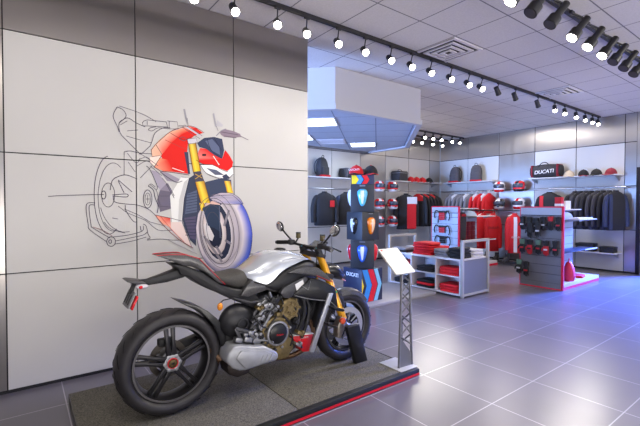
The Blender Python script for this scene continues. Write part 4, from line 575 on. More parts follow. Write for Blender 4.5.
def intake(s_):
    p = MB(); P = [(.047, .848), (.12, .868), (.197, .878), (.318, .858), (.40, .80), (.462, .728), (.40, .748), (.31, .79), (.232, .812)]
    y = s_*.17; p.prism(P, min(y, y+s_*.035), max(y, y+s_*.035))
    o = p.build('intake_fairing', CARB, B, bevel=.006)
    MB().tube([(.30, s_*.208, .80), (.40, s_*.208, .755), (.458, s_*.205, .733)], .0025, n=6).build('red_edging', REDE, o)
both(intake)
def shroud(s_):
    y0, y1 = sorted((s_*.13, s_*.205))
    P = [(.10, .682), (.17, .735), (.25, .783), (.33, .765), (.40, .735), (.49, .684), (.505, .60), (.515, .515), (.48, .545), (.431, .588), (.36, .605), (.285, .621), (.20, .645)]
    o = MB().prism(P, y0, y1).build('radiator_shroud', BK, B, bevel=.010)
    e = MB().tube([(.10, s_*.207, .675), (.20, s_*.21, .640), (.285, s_*.21, .617), (.36, s_*.21, .601), (.431, s_*.21, .584), (.515, s_*.208, .510)], .0032, n=6)
    e.tube([(.17, s_*.206, .735), (.22, s_*.21, .70), (.24, s_*.21, .765)], .0022, n=6)
    e.build('shroud_edge', ALU, o)
both(shroud)
# double winglets either side
both(lambda s_: MB().prism([(.40, .56), (.50, .53), (.52, .515), (.50, .505), (.42, .53)], *sorted((s_*.16, s_*.285))).build('winglet', BK, B, bevel=.004))
both(lambda s_: MB().prism([(.36, .44), (.45, .40), (.47, .385), (.45, .38), (.37, .415)], *sorted((s_*.15, s_*.27))).build('winglet', BK, B, bevel=.004))
both(lambda s_: MB().prism([(.412, .652), (.454, .648), (.266, .222), (.226, .232)], *sorted((s_*.205, s_*.222))).build('side_panel', mat('side_panel_silver', 'b4b7be', .35, .6, var=.06, scale=8), B, bevel=.004))
# radiator
rad = MB().box((.385, 0, .52), (.045, .30, .30), 0, RY(.30)).build('radiator', BKM, B, bevel=.006)
mb = MB()
for k in range(12): mb.box((.41-.008*k*.3, 0, .40+k*.022), (.004, .28, .004), 0, RY(.30))
mb.build('radiator_fins', DG, rad, smooth=False)
# frame plates with the pale sticker
def fplate(s_):
    o = MB().prism([(-.01, .705), (.02, .74), (.10, .77), (.207, .800), (.235, .785), (.225, .735), (.14, .69), (.072, .655), (.02, .662)], *sorted((s_*.15, s_*.19))).build('frame', DG, B, bevel=.008)
    if s_ < 0:
        st = MB().prism([(.115, .752), (.185, .780), (.195, .735), (.128, .705)], -.1925, -.1905).build('sticker', WHT, o, smooth=False)
both(fplate)
# subframe and rear side covers
both(lambda s_: MB().prism([(-.255, .775), (-.21, .82), (-.19, .79), (-.115, .770), (-.06, .768), (.0, .745), (.03, .715), (-.03, .705), (-.09, .73), (-.17, .715), (-.24, .70), (-.30, .715)], *sorted((s_*.09, s_*.145))).build('subframe', CARB, B, bevel=.007))
tu = MB().prism([(-.745, .965), (-.70, .93), (-.68, .885), (-.63, .868), (-.57, .82), (-.50, .775), (-.434, .742), (-.339, .685), (-.25, .64), (-.17, .60), (-.12, .63), (-.16, .70), (-.225, .742), (-.33, .765), (-.43, .805), (-.55, .90), (-.66, .95)], 0, 0, hw=lambda x: .07+.05*min(1, max(0, (x+.75)/.4)))
tu.build('tail_underside', BKM, B, bevel=.012)
both(lambda s_: MB().tube([(-.34, s_*.125, .70), (-.22, s_*.13, .655), (-.12, s_*.135, .655)], [.006, .012, .012], n=8).build('subframe_tube', DG, B))
TP = [(-.825, 1.020), (-.74, 1.022), (-.655, 1.017), (-.575, .988), (-.54, .950), (-.47, .875), (-.40, .800), (-.45, .82), (-.53, .895), (-.60, .935), (-.67, .950), (-.74, .985)]
hwt = lambda x: .05+.062*min(1, max(0, (x+.825)/.25))
tl = MB().prism(TP, 0, 0, hw=hwt).build('tail_fairing', CARB, B, bevel=.006)
mb = MB(); both(lambda s_: mb.tube([(x, s_*(hwt(x)+.001), z+.002) for x, z in TP[:7]], .003, n=6)); mb.build('red_edging', REDE, tl)
rings = []
for x, zt, zb, hw in smooth_st([(-.51, .885, .868, .08), (-.47, .882, .835, .105), (-.40, .866, .80, .125), (-.33, .870, .765, .128), (-.27, .880, .752, .118), (-.225, .862, .75, .10), (-.185, .815, .755, .075), (-.17, .785, .765, .05)], 3):
    rg = []
    for k in range(18):
        a = 2*PI*k/18; cc, ss = math.cos(a), math.sin(a)
        rg.append((x, hw*math.copysign(abs(cc)**.55, cc), (zt+zb)/2+(zt-zb)/2*math.copysign(abs(ss)**.7, ss)))
    rings.append(rg)
seat = MB().loft(rings).build('seat', SEATM, B, angle=50)
# number plate arm, tail light, plate and reflector
MB().prism([(-.945, .872), (-.87, .872), (-.78, .895), (-.677, .925), (-.64, .90), (-.65, .868), (-.76, .845), (-.87, .838), (-.93, .852)], 0, 0, hw=lambda x: .022+.03*min(1, max(0, (x+.95)/.3))).build('plate_arm', BKM, B, bevel=.006)
arm = MB().prism([(-1.0, .880), (-.985, .886), (-.90, .868), (-.89, .855), (-.96, .862)], -.075, .075).build('plate_bracket', DG, B, bevel=.004)
MB().box((-.955, 0, .825), (.02, .035, .07), 0, RY(.35)).build('bracket_stem', BKM, arm, bevel=.003)
Rp = RY(.42)
np_ = MB().box((-.975, 0, .765), (.008, .15, .10), 0, Rp)
np_.build('plate_holder', mat('plate_grey', '77777a', .45, .3), arm, bevel=.002)
mb = MB()
for dy in (-.045, .0, .045): mb.box((-.981, dy, .765), (.003, .02, .06), 0, Rp)
mb.build('plate_slots', BKM, arm, smooth=False)
MB().box((-.957, -.055, .747), (.012, .045, .085), 0, RY(.42)).build('red_reflector', mat('reflector_red', 'd80f1e', .25), arm, bevel=.003)
both(lambda s_: MB().ell((-.915, s_*.07, .842), (.038, .022, .016)).build('turn_signal', mat('clear_lens', 'c9c4cb', .15), arm))
MB().ell((-.925, -.088, .842), (.012, .006, .010)).build('turn_signal_mark', mat('reflector_red', 'd80f1e', .25), arm)
# rear hugger
hp = [(-.725, .735), (-.69, .722), (-.643, .706), (-.57, .672), (-.51, .632), (-.45, .575), (-.41, .51), (-.385, .44), (-.395, .38), (-.425, .38), (-.445, .46), (-.485, .545), (-.54, .61), (-.60, .655), (-.665, .695)]
MB().prism(hp, 0, 0, hw=lambda x: .03+.07*min(1, max(0, (x+.73)/.25))).build('rear_mudguard', BK, B, bevel=.006)
# swingarm on the far side
MB().prism([(-.16, .47), (-.40, .45), (-.62, .40), (-.78, .37), (-.80, .30), (-.74, .265), (-.60, .29), (-.38, .33), (-.16, .37)], .10, .165).build('swingarm', BKM, B, bevel=.012)
MB().disc((-.735, 0, .33), 0, .06, .04, .12).build('hub_carrier', DG, B, bevel=.004)
MB().prism([(-.22, .50), (-.36, .52), (-.41, .46), (-.40, .38), (-.30, .35), (-.2, .36)], -.09, .10).build('swingarm_pivot', BKM, B, bevel=.015)
# black rounded rear cylinder cover
ds = MB().ell((-.305, -.085, .535), (.128, .07, .118), n=26, m=16, R=RX(PI/2) if False else None)
dome = ds.build('cylinder_cover', mat('satin_black_cover', '222225', .38, .2), B, angle=80)
MB().disc((-.285, -.085, .52), .03, .042, -.074, -.062).build('cover_boss', mat('satin_black_cover', '222225', .38, .2), dome, bevel=.003)
MB().tube([(-.45, -.13, .675), (-.42, -.13, .70), (-.34, -.13, .705)], .004, n=6).build('hose', BKM, B)
ind = MB().ell((-.447, -.14, .662), (.020, .014, .026)).build('side_reflector', ORNG, B)
# engine core
core = MB().prism([(-.19, .58), (-.08, .67), (.08, .67), (.24, .62), (.29, .45), (.24, .30), (.12, .22), (-.05, .24), (-.16, .32), (-.23, .44)], -.12, .12).build('engine_block', DG, B, bevel=.014)
cy = MB(); R = RY(-.62)
for k in range(7): cy.box((-.115+.012*k, -.02, .655-.022*k), (.115, .26, .011), 0, R)
cy.box((-.09, -.02, .60), (.09, .235, .15), 0, R)
cy.build('rear_cylinder_head', ALU, B, bevel=.002)
cy = MB(); cy.box((.285, 0, .50), (.11, .24, .15), 0, RY(.5))
for k in range(5): cy.box((.25+.018*k, 0, .525-.0*k), (.008, .265, .13), 0, RY(.5))
cy.build('front_cylinder_head', BKM, B, bevel=.004)
cl = MB().disc((-.038, 0, .42), .060, .112, -.175, -.115, n=36)
for k in range(9):
    a = 2*PI*k/9+.2; cl.disc((-.038+.105*math.cos(a), 0, .42+.105*math.sin(a)), 0, .010, -.183, -.115, n=10)
clutch = cl.build('clutch_housing', BRON, B, bevel=.003)
MB().disc((-.038, 0, .42), .074, .088, -.205, -.17, n=40).build('clutch_ring', ALU, clutch, bevel=.003)
MB().lathe([(.0005, -.216), (.05, -.215), (.069, -.208), (.076, -.195), (.076, -.17)], (-.038, 0, .42), 'y', 0, 40).build('clutch_cover', BK, clutch)
lettering('DUCATI', .015, frame_to((1, 0, -.1), (.1, 0, 1), (-.03, -.2165, .412)), REDM, clutch)
up = MB().lathe([(.0005, -.182), (.03, -.182), (.034, -.174), (.05, -.174), (.054, -.182), (.068, -.182), (.080, -.168), (.082, -.10)], (.085, 0, .575), 'y', 0, 32)
for k in range(7):
    a = 2*PI*k/7; up.disc((.085+.074*math.cos(a), 0, .575+.074*math.sin(a)), 0, .010, -.186, -.10, n=10)
upc = up.build('cam_cover', BRON, B)
mb = MB()
for k in range(6):
    a = 2*PI*k/6+.4; mb.tube([(.085+.02*math.cos(a), -.183, .575+.02*math.sin(a)), (.085+.055*math.cos(a), -.183, .575+.055*math.sin(a))], .004, n=6)
mb.build('cover_ribs', BRON, upc)
MB().prism([(-.02, .33), (.06, .36), (.12, .34), (.13, .26), (.08, .205), (.0, .20), (-.05, .25)], -.15, .12).build('oil_sump', BRON, B, bevel=.012)
MB().ell((.145, -.145, .47), (.030, .03, .035)).disc((.145, 0, .47), 0, .02, -.182, -.14).build('water_pump', BKM, B)
for nm, m, r, pts in (('coolant_hose', BKM, .016, [(.19, -.15, .66), (.21, -.165, .60), (.21, -.165, .50), (.17, -.15, .40)]), ('coolant_hose', BKM, .014, [(.22, -.14, .66), (.26, -.16, .56), (.24, -.16, .44), (.20, -.15, .33)]),
                      ('coolant_pipe', ALU, .011, [(-.19, -.14, .50), (-.16, -.16, .57), (-.11, -.165, .60), (-.05, -.16, .56)]), ('coolant_pipe', ALU, .010, [(-.09, -.17, .72), (-.07, -.17, .64), (-.10, -.175, .54), (-.15, -.17, .47)]),
                      ('cable', BKM, .006, [(-.13, -.17, .70), (-.03, -.185, .60), (.03, -.185, .52), (.08, -.18, .46)]), ('cable', BKM, .005, [(.0, -.17, .68), (.02, -.18, .60), (-.05, -.185, .53), (-.14, -.18, .44)]),
                      ('exhaust_header', BROWN, .019, [(.30, -.10, .45), (.33, -.12, .34), (.27, -.12, .24), (.15, -.10, .19), (.0, -.09, .20), (-.12, -.09, .24)]), ('exhaust_header', BROWN, .018, [(-.24, -.03, .52), (-.33, -.06, .42), (-.30, -.10, .33), (-.2, -.12, .29)])):
    MB().tube(spline(pts, 4), r, n=10).build(nm, m, B)
for x, z in ((-.15, .46), (-.13, .42), (-.17, .40), (-.14, .53), (.05, .48), (.09, .43), (.12, .52), (-.10, .31), (.02, .30), (.16, .56), (-.20, .46)):
    MB().disc((x, 0, z), 0, .011, -.165, -.115, n=8).build('engine_bolt', ALU, B, bevel=.0015)
MB().box((-.15, -.13, .365), (.10, .05, .05), 0, RY(.5)).build('gear_housing', ALU, B, bevel=.008)
MB().disc((-.165, 0, .415), 0, .026, -.185, -.12, n=18).build('pivot_bolt', BKM, B, bevel=.003)
# rider foot rest and heel plate
fr = MB(); fr.prism([(-.36, .50), (-.345, .515), (-.20, .455), (-.205, .43)], -.175, -.155); fr.prism([(-.36, .50), (-.34, .505), (-.29, .405), (-.31, .395)], -.175, -.155); fr.prism([(-.31, .40), (-.30, .415), (-.19, .445), (-.195, .425)], -.175, -.155)
fr.tube([(-.345, -.165, .475), (-.25, -.165, .455)], .006)
hang = fr.build('footrest_hanger', DG, B, bevel=.003)
MB().tube([(-.24, -.16, .445), (-.25, -.27, .44)], [.012, .010], n=10).build('footpeg', ALU, hang)
MB().tube([(-.22, -.18, .40), (-.16, -.19, .395), (-.10, -.19, .375), (-.09, -.225, .375)], .006, n=8).build('brake_pedal', ALU, hang)
# silencer under the engine
mp_ = [(-.437, .312), (-.425, .365), (-.385, .405), (-.33, .400), (-.23, .372), (-.159, .362), (-.10, .325), (-.052, .292), (-.044, .252), (-.07, .236), (-.19, .232), (-.30, .226), (-.345, .232), (-.40, .262)]
mu = MB().prism(mp_, -.225, -.07).build('silencer', MUFF, B, bevel=.016, seg=3)
MB().prism([(-.375, .325), (-.34, .37), (-.16, .335), (-.075, .285), (-.075, .255), (-.19, .25), (-.31, .245)], -.236, -.222).build('silencer_panel', MUFF, mu, bevel=.005)
mb = MB()
for k in range(3): mb.tube([(-.20+k*.035, -.237, .255), (-.175+k*.035, -.237, .305)], .0035, n=6)
mb.build('silencer_ribs', MUFF, mu)
MB().prism([(-.432, .285), (-.405, .30), (-.31, .236), (-.265, .226), (-.285, .198), (-.36, .192), (-.42, .225)], -.218, -.08).build('silencer_outlet', mat('burnt_outlet', '2c2522', .5, .5), mu, bevel=.008)
MB().tube([(-.475, -.05, .375), (-.455, -.06, .325), (-.42, -.09, .285)], .03, n=12).build('tail_pipe', BROWN, mu)
MB().prism([(-.42, .31), (-.39, .39), (-.16, .35), (-.06, .28), (-.30, .235)], .05, .2).build('silencer', MUFF, B, bevel=.014)
bk = MB()
for x, z, w_, h_ in ((-.33, .425, .05, .03), (-.26, .415, .06, .035), (-.20, .40, .05, .04), (-.24, .455, .04, .03), (-.15, .395, .04, .03), (-.28, .45, .03, .02)):
    bk.box((x, -.16, z), (w_, .05, h_), 0, RY(.25))
bk.build('silencer_brackets', ALU, B, bevel=.005)
# small castings, brackets and hoses that crowd the engine's right side
rnd = random.Random(3)
cl_ = [(-.17, .55), (-.12, .52), (-.09, .56), (-.05, .60), (-.02, .55), (-.15, .48), (-.20, .53), (-.06, .66), (-.12, .63), (-.17, .61), (-.19, .43), (-.13, .36), (-.08, .30), (.14, .30), (.16, .38)]
for i, (x, z) in enumerate(cl_):
    m_ = (ALU, DG, BKM, ALU, BRON)[i % 5]; k = MB(); a = rnd.uniform(-.9, .9); y = -.145-rnd.uniform(0, .03)
    k.box((x, y, z), (rnd.uniform(.03, .06), .05, rnd.uniform(.015, .03)), 0, RY(a)); k.disc((x+.02, 0, z+.008), 0, .011, y-.034, y, n=8)
    k.build('engine_casting', m_, B, bevel=.003)
for pts, r in (([(-.21, -.17, .57), (-.17, -.19, .50), (-.12, -.19, .47)], .006), ([(-.02, -.17, .69), (-.05, -.19, .62), (-.12, -.19, .57), (-.18, -.18, .56)], .007), ([(.07, -.17, .42), (.10, -.18, .36), (.08, -.18, .30)], .006), ([(.12, -.17, .58), (.16, -.18, .50), (.13, -.18, .42)], .007)):
    MB().tube(spline(pts, 4), r, n=8).build('hose', BKM, B)
# belly pan
bp = MB().prism([(.115, .355), (.31, .335), (.27, .206), (.215, .215), (.150, .285)], -.150, .150).build('belly_pan', REDM, B, bevel=.008)
MB().prism([(.114, .362), (.311, .343), (.311, .336), (.115, .355)], -.152, .152).build('belly_pan_edge', WHT, bp, smooth=False)
lettering('DUCATI', .019, frame_to((1, 0, -.1), (.1, 0, 1), (.225, -.1515, .325)), WHT, bp)
mb = MB(); mb.tube([(.19, -.151, .29), (.20, -.151, .25)], .009, n=8); mb.build('belly_pan_slot', BKM, bp)
# headlight, dash
rings = []
for x, zc, zh, hw in ((.50, .80, .05, .085), (.56, .795, .062, .105), (.62, .775, .062, .105), (.67, .752, .052, .088), (.715, .718, .03, .06), (.728, .705, .015, .03)):
    rings.append([(x, hw*math.copysign(abs(math.cos(2*PI*k/16))**.6, math.cos(2*PI*k/16)), zc+zh*math.copysign(abs(math.sin(2*PI*k/16))**.7, math.sin(2*PI*k/16))) for k in range(16)])
hl = MB().loft(rings).build('headlight', BK, B, angle=50)
mb = MB(); both(lambda s_: mb.tube([(.66, s_*.086, .715), (.715, s_*.056, .692), (.735, 0, .69)], .006, n=6)); mb.build('daytime_light', mat('pink_lens', 'c9909c', .2), hl)
both(lambda s_: MB().ell((.695, s_*.05, .742), (.02, .026, .012), R=RY(.7)).build('headlight_lens', CHR, hl))
MB().prism([(.47, .845), (.55, .865), (.60, .835), (.55, .83)], -.08, .08).build('headlight_cowl', BKM, B, bevel=.005)
ds = MB().box((.455, 0, 1.005), (.115, .17, .018), 0, RY(-.5)).build('dashboard', BKM, B, bevel=.005)
MB().box((.450, 0, 1.016), (.09, .145, .004), 0, RY(-.5)).build('dashboard_screen', mat('dark_screen', '39424f', .1), ds, smooth=False)
# handlebar with its controls
hb = MB().tube(spline([(.305, -.375, 1.012), (.335, -.24, 1.020), (.385, -.10, 1.000), (.395, 0, .995), (.385, .10, 1.000), (.335, .24, 1.020), (.305, .375, 1.012)], 5), .0115, n=10).build('handlebar', BKM, B)
def bar_end(s_):
    MB().tube([(.333, s_*.25, 1.020), (.304, s_*.378, 1.012)], .0175, n=12).build('grip', mat('grip_rubber', '19191b', .8), hb)
    MB().tube([(.304, s_*.376, 1.012), (.300, s_*.392, 1.011)], [.018, .015], n=12).build('bar_end', DG, hb)
    MB().box((.345, s_*.215, 1.022), (.05, .06, .045), 0, RZ(-s_*.25)).build('switchgear', BKM, hb, bevel=.008)
    MB().tube([(.375, s_*.205, 1.018), (.405, s_*.24, 1.012), (.395, s_*.32, 1.004), (.378, s_*.40, .995)], [.008, .007, .006, .007], n=8).build('brake_lever' if s_ < 0 else 'clutch_lever', BKM, hb)
    MB().tube([(.365, s_*.175, 1.025), (.385, s_*.17, 1.06)], .008).build('reservoir_bracket', DG, hb)
    rs = MB().disc((.385, s_*.17, 1.058), 0, .021, 0, .04, 'z', n=16).build('fluid_reservoir', mat('reservoir_smoke', '5a5136', .25), hb, bevel=.003)
    MB().disc((.385, s_*.17, 1.098), 0, .022, 0, .01, 'z', n=16).build('reservoir_lid', BKM, rs, bevel=.002)
    m_ = MB().tube(spline([(.35, s_*.225, 1.04), (.34, s_*.29, 1.085), (.335, s_*.345, 1.125)], 4), [.0075]*8+[.006], n=8).build('mirror_stalk', BKM, hb)
    hd = MB().ell((.335, s_*.385, 1.150), (.020, .060, .041), n=20, m=12, R=RX(s_*.45)).build('mirror_housing', BKM, m_)
    MB().ell((.3255, s_*.385, 1.150), (.0135, .054, .036), n=20, m=12, R=RX(s_*.45)).build('mirror_glass', CHR, m_)
both(bar_end)
MB().box((.41, -.06, .985), (.03, .03, .03)).build('bar_clamp', mat('clamp_red', '8c1f24', .4, .6), hb, bevel=.004)
MB().box((.41, .06, .985), (.03, .03, .03)).build('bar_clamp', DG, hb, bevel=.004)
for s_, k in ((-1, 0), (1, 1)):
    MB().tube(spline([(.36, s_*.19, 1.01), (.44, s_*.13, .98), (.49, s_*.06, .92), (.47, s_*.03, .82)], 4), .005, n=6).build('cable', BKM, B)
MB().tube(spline([(.52, -.12, .70), (.60, -.14, .58), (.62, -.13, .45), (.60, -.125, .40)], 4), .0045, n=6).build('brake_hose', BKM, B)
MB().disc((.545, 0, .632), 0, .010, -.145, -.13, n=10).build('fork_clip', mat('clip_green', '3f9c6a', .4), B)

# black front wheel stand leaning at the hub
ck = thing('wheel_stand', 'black slab stand leaning at the front wheel of the motorcycle', 'stand', (2.312, 2.510, PLZ))
def slab(mbx, x0, x1, y0, y1, z0, z1, dx, dy):
    vs = [(x0, y0, z0), (x1, y0, z0), (x1, y1, z0), (x0, y1, z0), (x0+dx, y0+dy, z1), (x1+dx, y0+dy, z1), (x1+dx, y1+dy, z1), (x0+dx, y1+dy, z1)]
    return mbx.add(vs, [(0, 3, 2, 1), (4, 5, 6, 7), (0, 1, 5, 4), (1, 2, 6, 5), (2, 3, 7, 6), (3, 0, 4, 7)])
slab(MB(), -.065, .07, -.02, .02, 0, .355, -.155, -.065).build('slab', mat('stand_black', '0e0e10', .4), ck, bevel=.005)
MB().tube([(-.215, -.085, .357), (-.09, -.085, .357)], .006, n=8).build('top_edge', DG, ck)
# ------------------------------------------------------------------ information stand on the platform corner
GREYP = mat('grey_powder_coat', '77787e', .4, .4)
ls = thing('information_stand', 'grey lattice stand with tilted white sign board on the platform corner', 'sign stand', (2.52, 2.26, PLZ))
MB().bx(-.10, .10, -.115, .13, 0, .006).build('base_plate', mat('base_plate_grey', 'c3c3c7', .4, .3), ls, bevel=.002)
A0, A1 = Vector((-.055, -.05, .006)), Vector((-.01, -.04, .775)); B0, B1 = Vector((.092, -.06, .006)), Vector((.072, -.05, .775)); C0, C1 = Vector((.088, .045, .006)), Vector((.055, .03, .775))
mb = MB()
for p, q in ((A0, A1), (B0, B1), (C0, C1)): mb.tube([p, q], .0105, n=8)
zs = [.17, .26, .35, .44, .53, .62, .70, .765]
def lp(p, q, t): return p.lerp(q, t)
for (p0, p1, q0, q1) in ((A0, A1, B0, B1), (B0, B1, C0, C1)):
    for k in range(len(zs)-1):
        t0, t1 = zs[k]/.775, zs[k+1]/.775
        a, b = (lp(p0, p1, t0), lp(q0, q1, t1)) if k % 2 else (lp(q0, q1, t0), lp(p0, p1, t1))
        mb.tube([a, b], .007, n=6)
mb.build('lattice_mast', GREYP, ls)
mb = MB(); t0 = .19/.775; th = Vector((0, .004, 0))
P = [A0, B0, lp(B0, B1, .12), lp(A0, A1, t0+.08)]
mb.loft([[p-th for p in P], [p+th for p in P]]); mb.build('mast_foot', GREYP, ls, smooth=False)
bd = MB(); u = Vector((0, .205, .185)); n_ = u.cross(Vector((1, 0, 0))).normalized()*-.008; o0 = Vector((-.126, -.08, .780))
P = [o0, o0+Vector((.232, 0, 0)), o0+Vector((.232, 0, 0))+u*1.0, o0+u]
bd.loft([[p-n_ for p in P], [p+n_ for p in P]])
board = bd.build('sign_board', mat('sign_white', 'd0d0cf', .4), ls, bevel=.003)
nn = n_.normalized(); nn = nn if nn.z > 0 else -nn
mb = MB()
for k in range(8):
    c = o0+Vector((.116, 0, 0))+u*(.2+.085*k)+nn*.0088; l = .05+.03*((k*5) % 3)/2
    mb.tube([c-Vector((l, 0, 0)), c+Vector((l, 0, 0))], .0012, n=4)
mb.build('printed_lines', mat('faint_print', 'c2c2c4', .5), board, smooth=False)
MB().box(tuple(o0+Vector((.025, 0, 0))+u*.93+nn*.009), (.018, .012, .002), 0, RX(math.atan2(.185, .205))).build('red_mark', REDM, board, smooth=False)

# ------------------------------------------------------------------ display tower of dark cubes on a low white plinth
pl = MB().bx(-.8, .8, -.5, .5, 0, .04).build('display_plinth', mat('plinth_white', '9b99a1', .45, var=.04, scale=4), loc=(4.4, 4.40, 0), bevel=.006)
tag(pl, 'low white floor plinth carrying the tower of dark cubes', 'plinth')
CUBE = mat('cube_dark', '25282f', .5, var=.05, scale=10); NAVY = mat('cube_navy', '1d2340', .45)
YEL, BLU, LBL = mat('chevron_yellow', 'e3c81e', .5), mat('chevron_blue', '2f84d8', .5), mat('chevron_light_blue', '7fc0e8', .5)
TX, TY = 3.97, 4.26
def chev(mb_, face, x0, w, d, z0, z1, mi, t=.0012):
    """chevron band pointing right on a face; face maps (u, z, out) to local coordinates"""
    zm = (z0+z1)/2
    P = [(x0, z0), (x0+w, z0), (x0+w+d, zm), (x0+w, z1), (x0, z1), (x0+d, zm)]
    mb_.loft([[face(u_, z, .0005) for u_, z in P], [face(u_, z, t) for u_, z in P]], mi)
b = thing('display_box', 'navy base box with coloured chevrons at the foot of the cube tower', 'display box', (TX, TY, .04))
MB().bx(-.2, .2, -.2, .2, 0, .46).build('box_body', NAVY, b, bevel=.003)
mb = MB(); fc = lambda u_, z, t: (u_, -.2-t, z)
Pt = [(-.2, .12), (-.16, .23), (-.2, .34)]
mb.loft([[fc(*p, .0005) for p in Pt], [fc(*p, .0012) for p in Pt]], 0)
chev(mb, fc, -.195, .10, .085, .004, .456, 1); chev(mb, fc, -.085, .10, .085, .004, .456, 2); chev(mb, fc, .03, .07, .085, .004, .456, 3)
mb.build('chevron_print', [YEL, BLU, REDM, LBL], b, smooth=False)
lettering('DUCATI', .07, frame_to((0, -1, 0), (0, 0, 1), (-.2015, 0, .37)), WHT, b, bold=.002)
def cube(z, h, rz, label):
    t = thing('display_cube', label, 'display cube', (TX, TY, z), rz)
    MB().bx(-.165, .165, -.165, .165, 0, h).build('cube_body', CUBE, t, bevel=.004)
    mb = MB(); mb.bx(-.04, .04, -.1655, -.165, h-.03, h-.012)
    mb.build('name_strip', mat('strip_grey', '6f737c', .5), t, smooth=False)
    return t
cube(.501, .40, PI/4*-1, 'lowest dark cube of the tower, showing a blue tank cover')
cube(.902, .40, 0, 'middle dark cube of the tower turned corner on, with an orange tank cover')
cube(1.303, .39, -PI/4, 'topmost dark cube of the tower, showing a light blue tank cover')
def tank_cover(pos, ang, c0, c1, label):
    """fuel tank cover sample standing off a cube face; ang = heading of the outward normal"""
    t = thing('tank_cover', label, 'tank cover', pos, ang+PI/2)
    rings = []
    for z, hw, d in ((-.115, .012, .010), (-.095, .032, .028), (-.05, .05, .04), (.0, .062, .05), (.05, .073, .054), (.085, .072, .05), (.112, .056, .036), (.125, .03, .018)):
        rings.append([(hw*math.cos(PI*k/12), -d*math.sin(PI*k/12)**.8, z) for k in range(13)]+[(0, .0, z)])
    MB().loft(rings).build('cover_shell', c0, t, angle=60)
    rings = []
    for z, hw, d in ((-.10, .007, .024), (-.05, .015, .044), (.0, .021, .054), (.05, .025, .058), (.095, .024, .049), (.12, .017, .024)):
        rings.append([(-hw, -d, z), (hw, -d, z), (hw, -d+.012, z), (-hw, -d+.012, z)])
    MB().loft(rings).build('cover_stripe', c1, t, bevel=.002)
    return t
r2 = math.sqrt(.5)
TBL, TOR, TWH, TRD, TLB = mat('tank_blue', '2a5fd0', .25, coat=.5), mat('tank_orange', 'e87a16', .25, coat=.5), mat('tank_white', 'd8dce2', .25, coat=.5), mat('tank_red', 'd01828', .25, coat=.5), mat('tank_aqua', '58b4d8', .25, coat=.5)
def oncube(z, ang, c0, c1, label, off=.166): tank_cover((TX+off*math.cos(ang), TY+off*math.sin(ang), z), ang, c0, c1, label)
oncube(.71, -3*PI/4, TBL, TWH, 'blue and white tank cover on the front of the lowest cube')
oncube(.71, 3*PI/4, TRD, TWH, 'red and white tank cover on the left side of the lowest cube')
oncube(.71, -PI/4, TRD, TWH, 'red and white tank cover on the right side of the lowest cube')
oncube(1.10, PI, mat('tank_black', '18191d', .25, coat=.5), TWH, 'black and white tank cover on the middle cube')
oncube(1.10, -PI/2, TOR, mat('tank_cream', 'e8c9a0', .3), 'orange tank cover on the middle cube')
oncube(1.50, -3*PI/4, TLB, TWH, 'light blue tank cover on the front of the topmost cube')
oncube(1.50, 3*PI/4, TWH, mat('tank_grey', '8a8f98', .3), 'white tank cover on the left side of the topmost cube')
b = thing('display_box', 'small box with yellow, blue and red chevrons topping the cube tower', 'display box', (TX, TY, 1.694), -PI/4)
MB().bx(-.165, .165, -.165, .165, 0, .13).build('box_body', NAVY, b, bevel=.003)
for kk in range(2):
    mb = MB(); fc = (lambda u_, z, t: (u_, -.165-t, z)) if kk == 0 else (lambda u_, z, t: (-.165-t, -u_, z))
    mb.loft([[fc(*p, .0005) for p in ((-.15, .004), (-.09, .004), (-.05, .065), (-.09, .126), (-.15, .126))], [fc(*p, .0012) for p in ((-.15, .004), (-.09, .004), (-.05, .065), (-.09, .126), (-.15, .126))]], 0)
    chev(mb, fc, -.085, .06, .04, .004, .126, 1); chev(mb, fc, -.01, .07, .04, .004, .126, 2)
    mb.build('chevron_print', [YEL, BLU, REDM], b, smooth=False)

# ------------------------------------------------------------------ caps, helmets, bags
def cap(label, loc, rz, c0, c1, group=None, name='baseball_cap'):
    t = thing(name, label, 'cap', loc, rz, group); t.scale = (1.22, 1.22, 1.15)
    MB().ell((0, 0, .0), (.095, .085, .115), n=18, m=8, t0=0, t1=PI/2).build('crown', c0, t)
    rings = []
    for k in range(5):
        x = .05+k*.03; hw = .075*(1-(k/4.6)**2)**.5; z = .012-.004*k
        rings.append([(x, -hw, z-.012), (x, 0, z+.006), (x, hw, z-.012), (x, hw, z-.016), (x, 0, z+.002), (x, -hw, z-.016)])
    MB().loft(rings).build('brim', c1, t)
    MB().ell((0, 0, .115), (.012, .012, .006), n=8, m=5).build('button', c1, t)
    return t
CRED, CBK, CBEI, CMAR, CGR = mat('cap_red', 'c2141e', .8), mat('cap_black', '1b1a1d', .85), mat('cap_beige', 'c9b9a2', .85), mat('cap_maroon', '7c1c2c', .85), mat('cloth_grey', '77767c', .85)
cp = cap('red and black cap with white lettering on the box topping the tower, left one', (TX-.10, TY+.03, 1.842), -2.6, CRED, CBK)
lettering('DUCATI', .035, frame_to((0, 1, 0), (-.25, 0, 1), (.094, 0, .05)), WHT, cp)
cap('black and red cap on the box topping the tower, right one', (TX+.09, TY-.07, 1.842), -2.1, CBK, CRED)

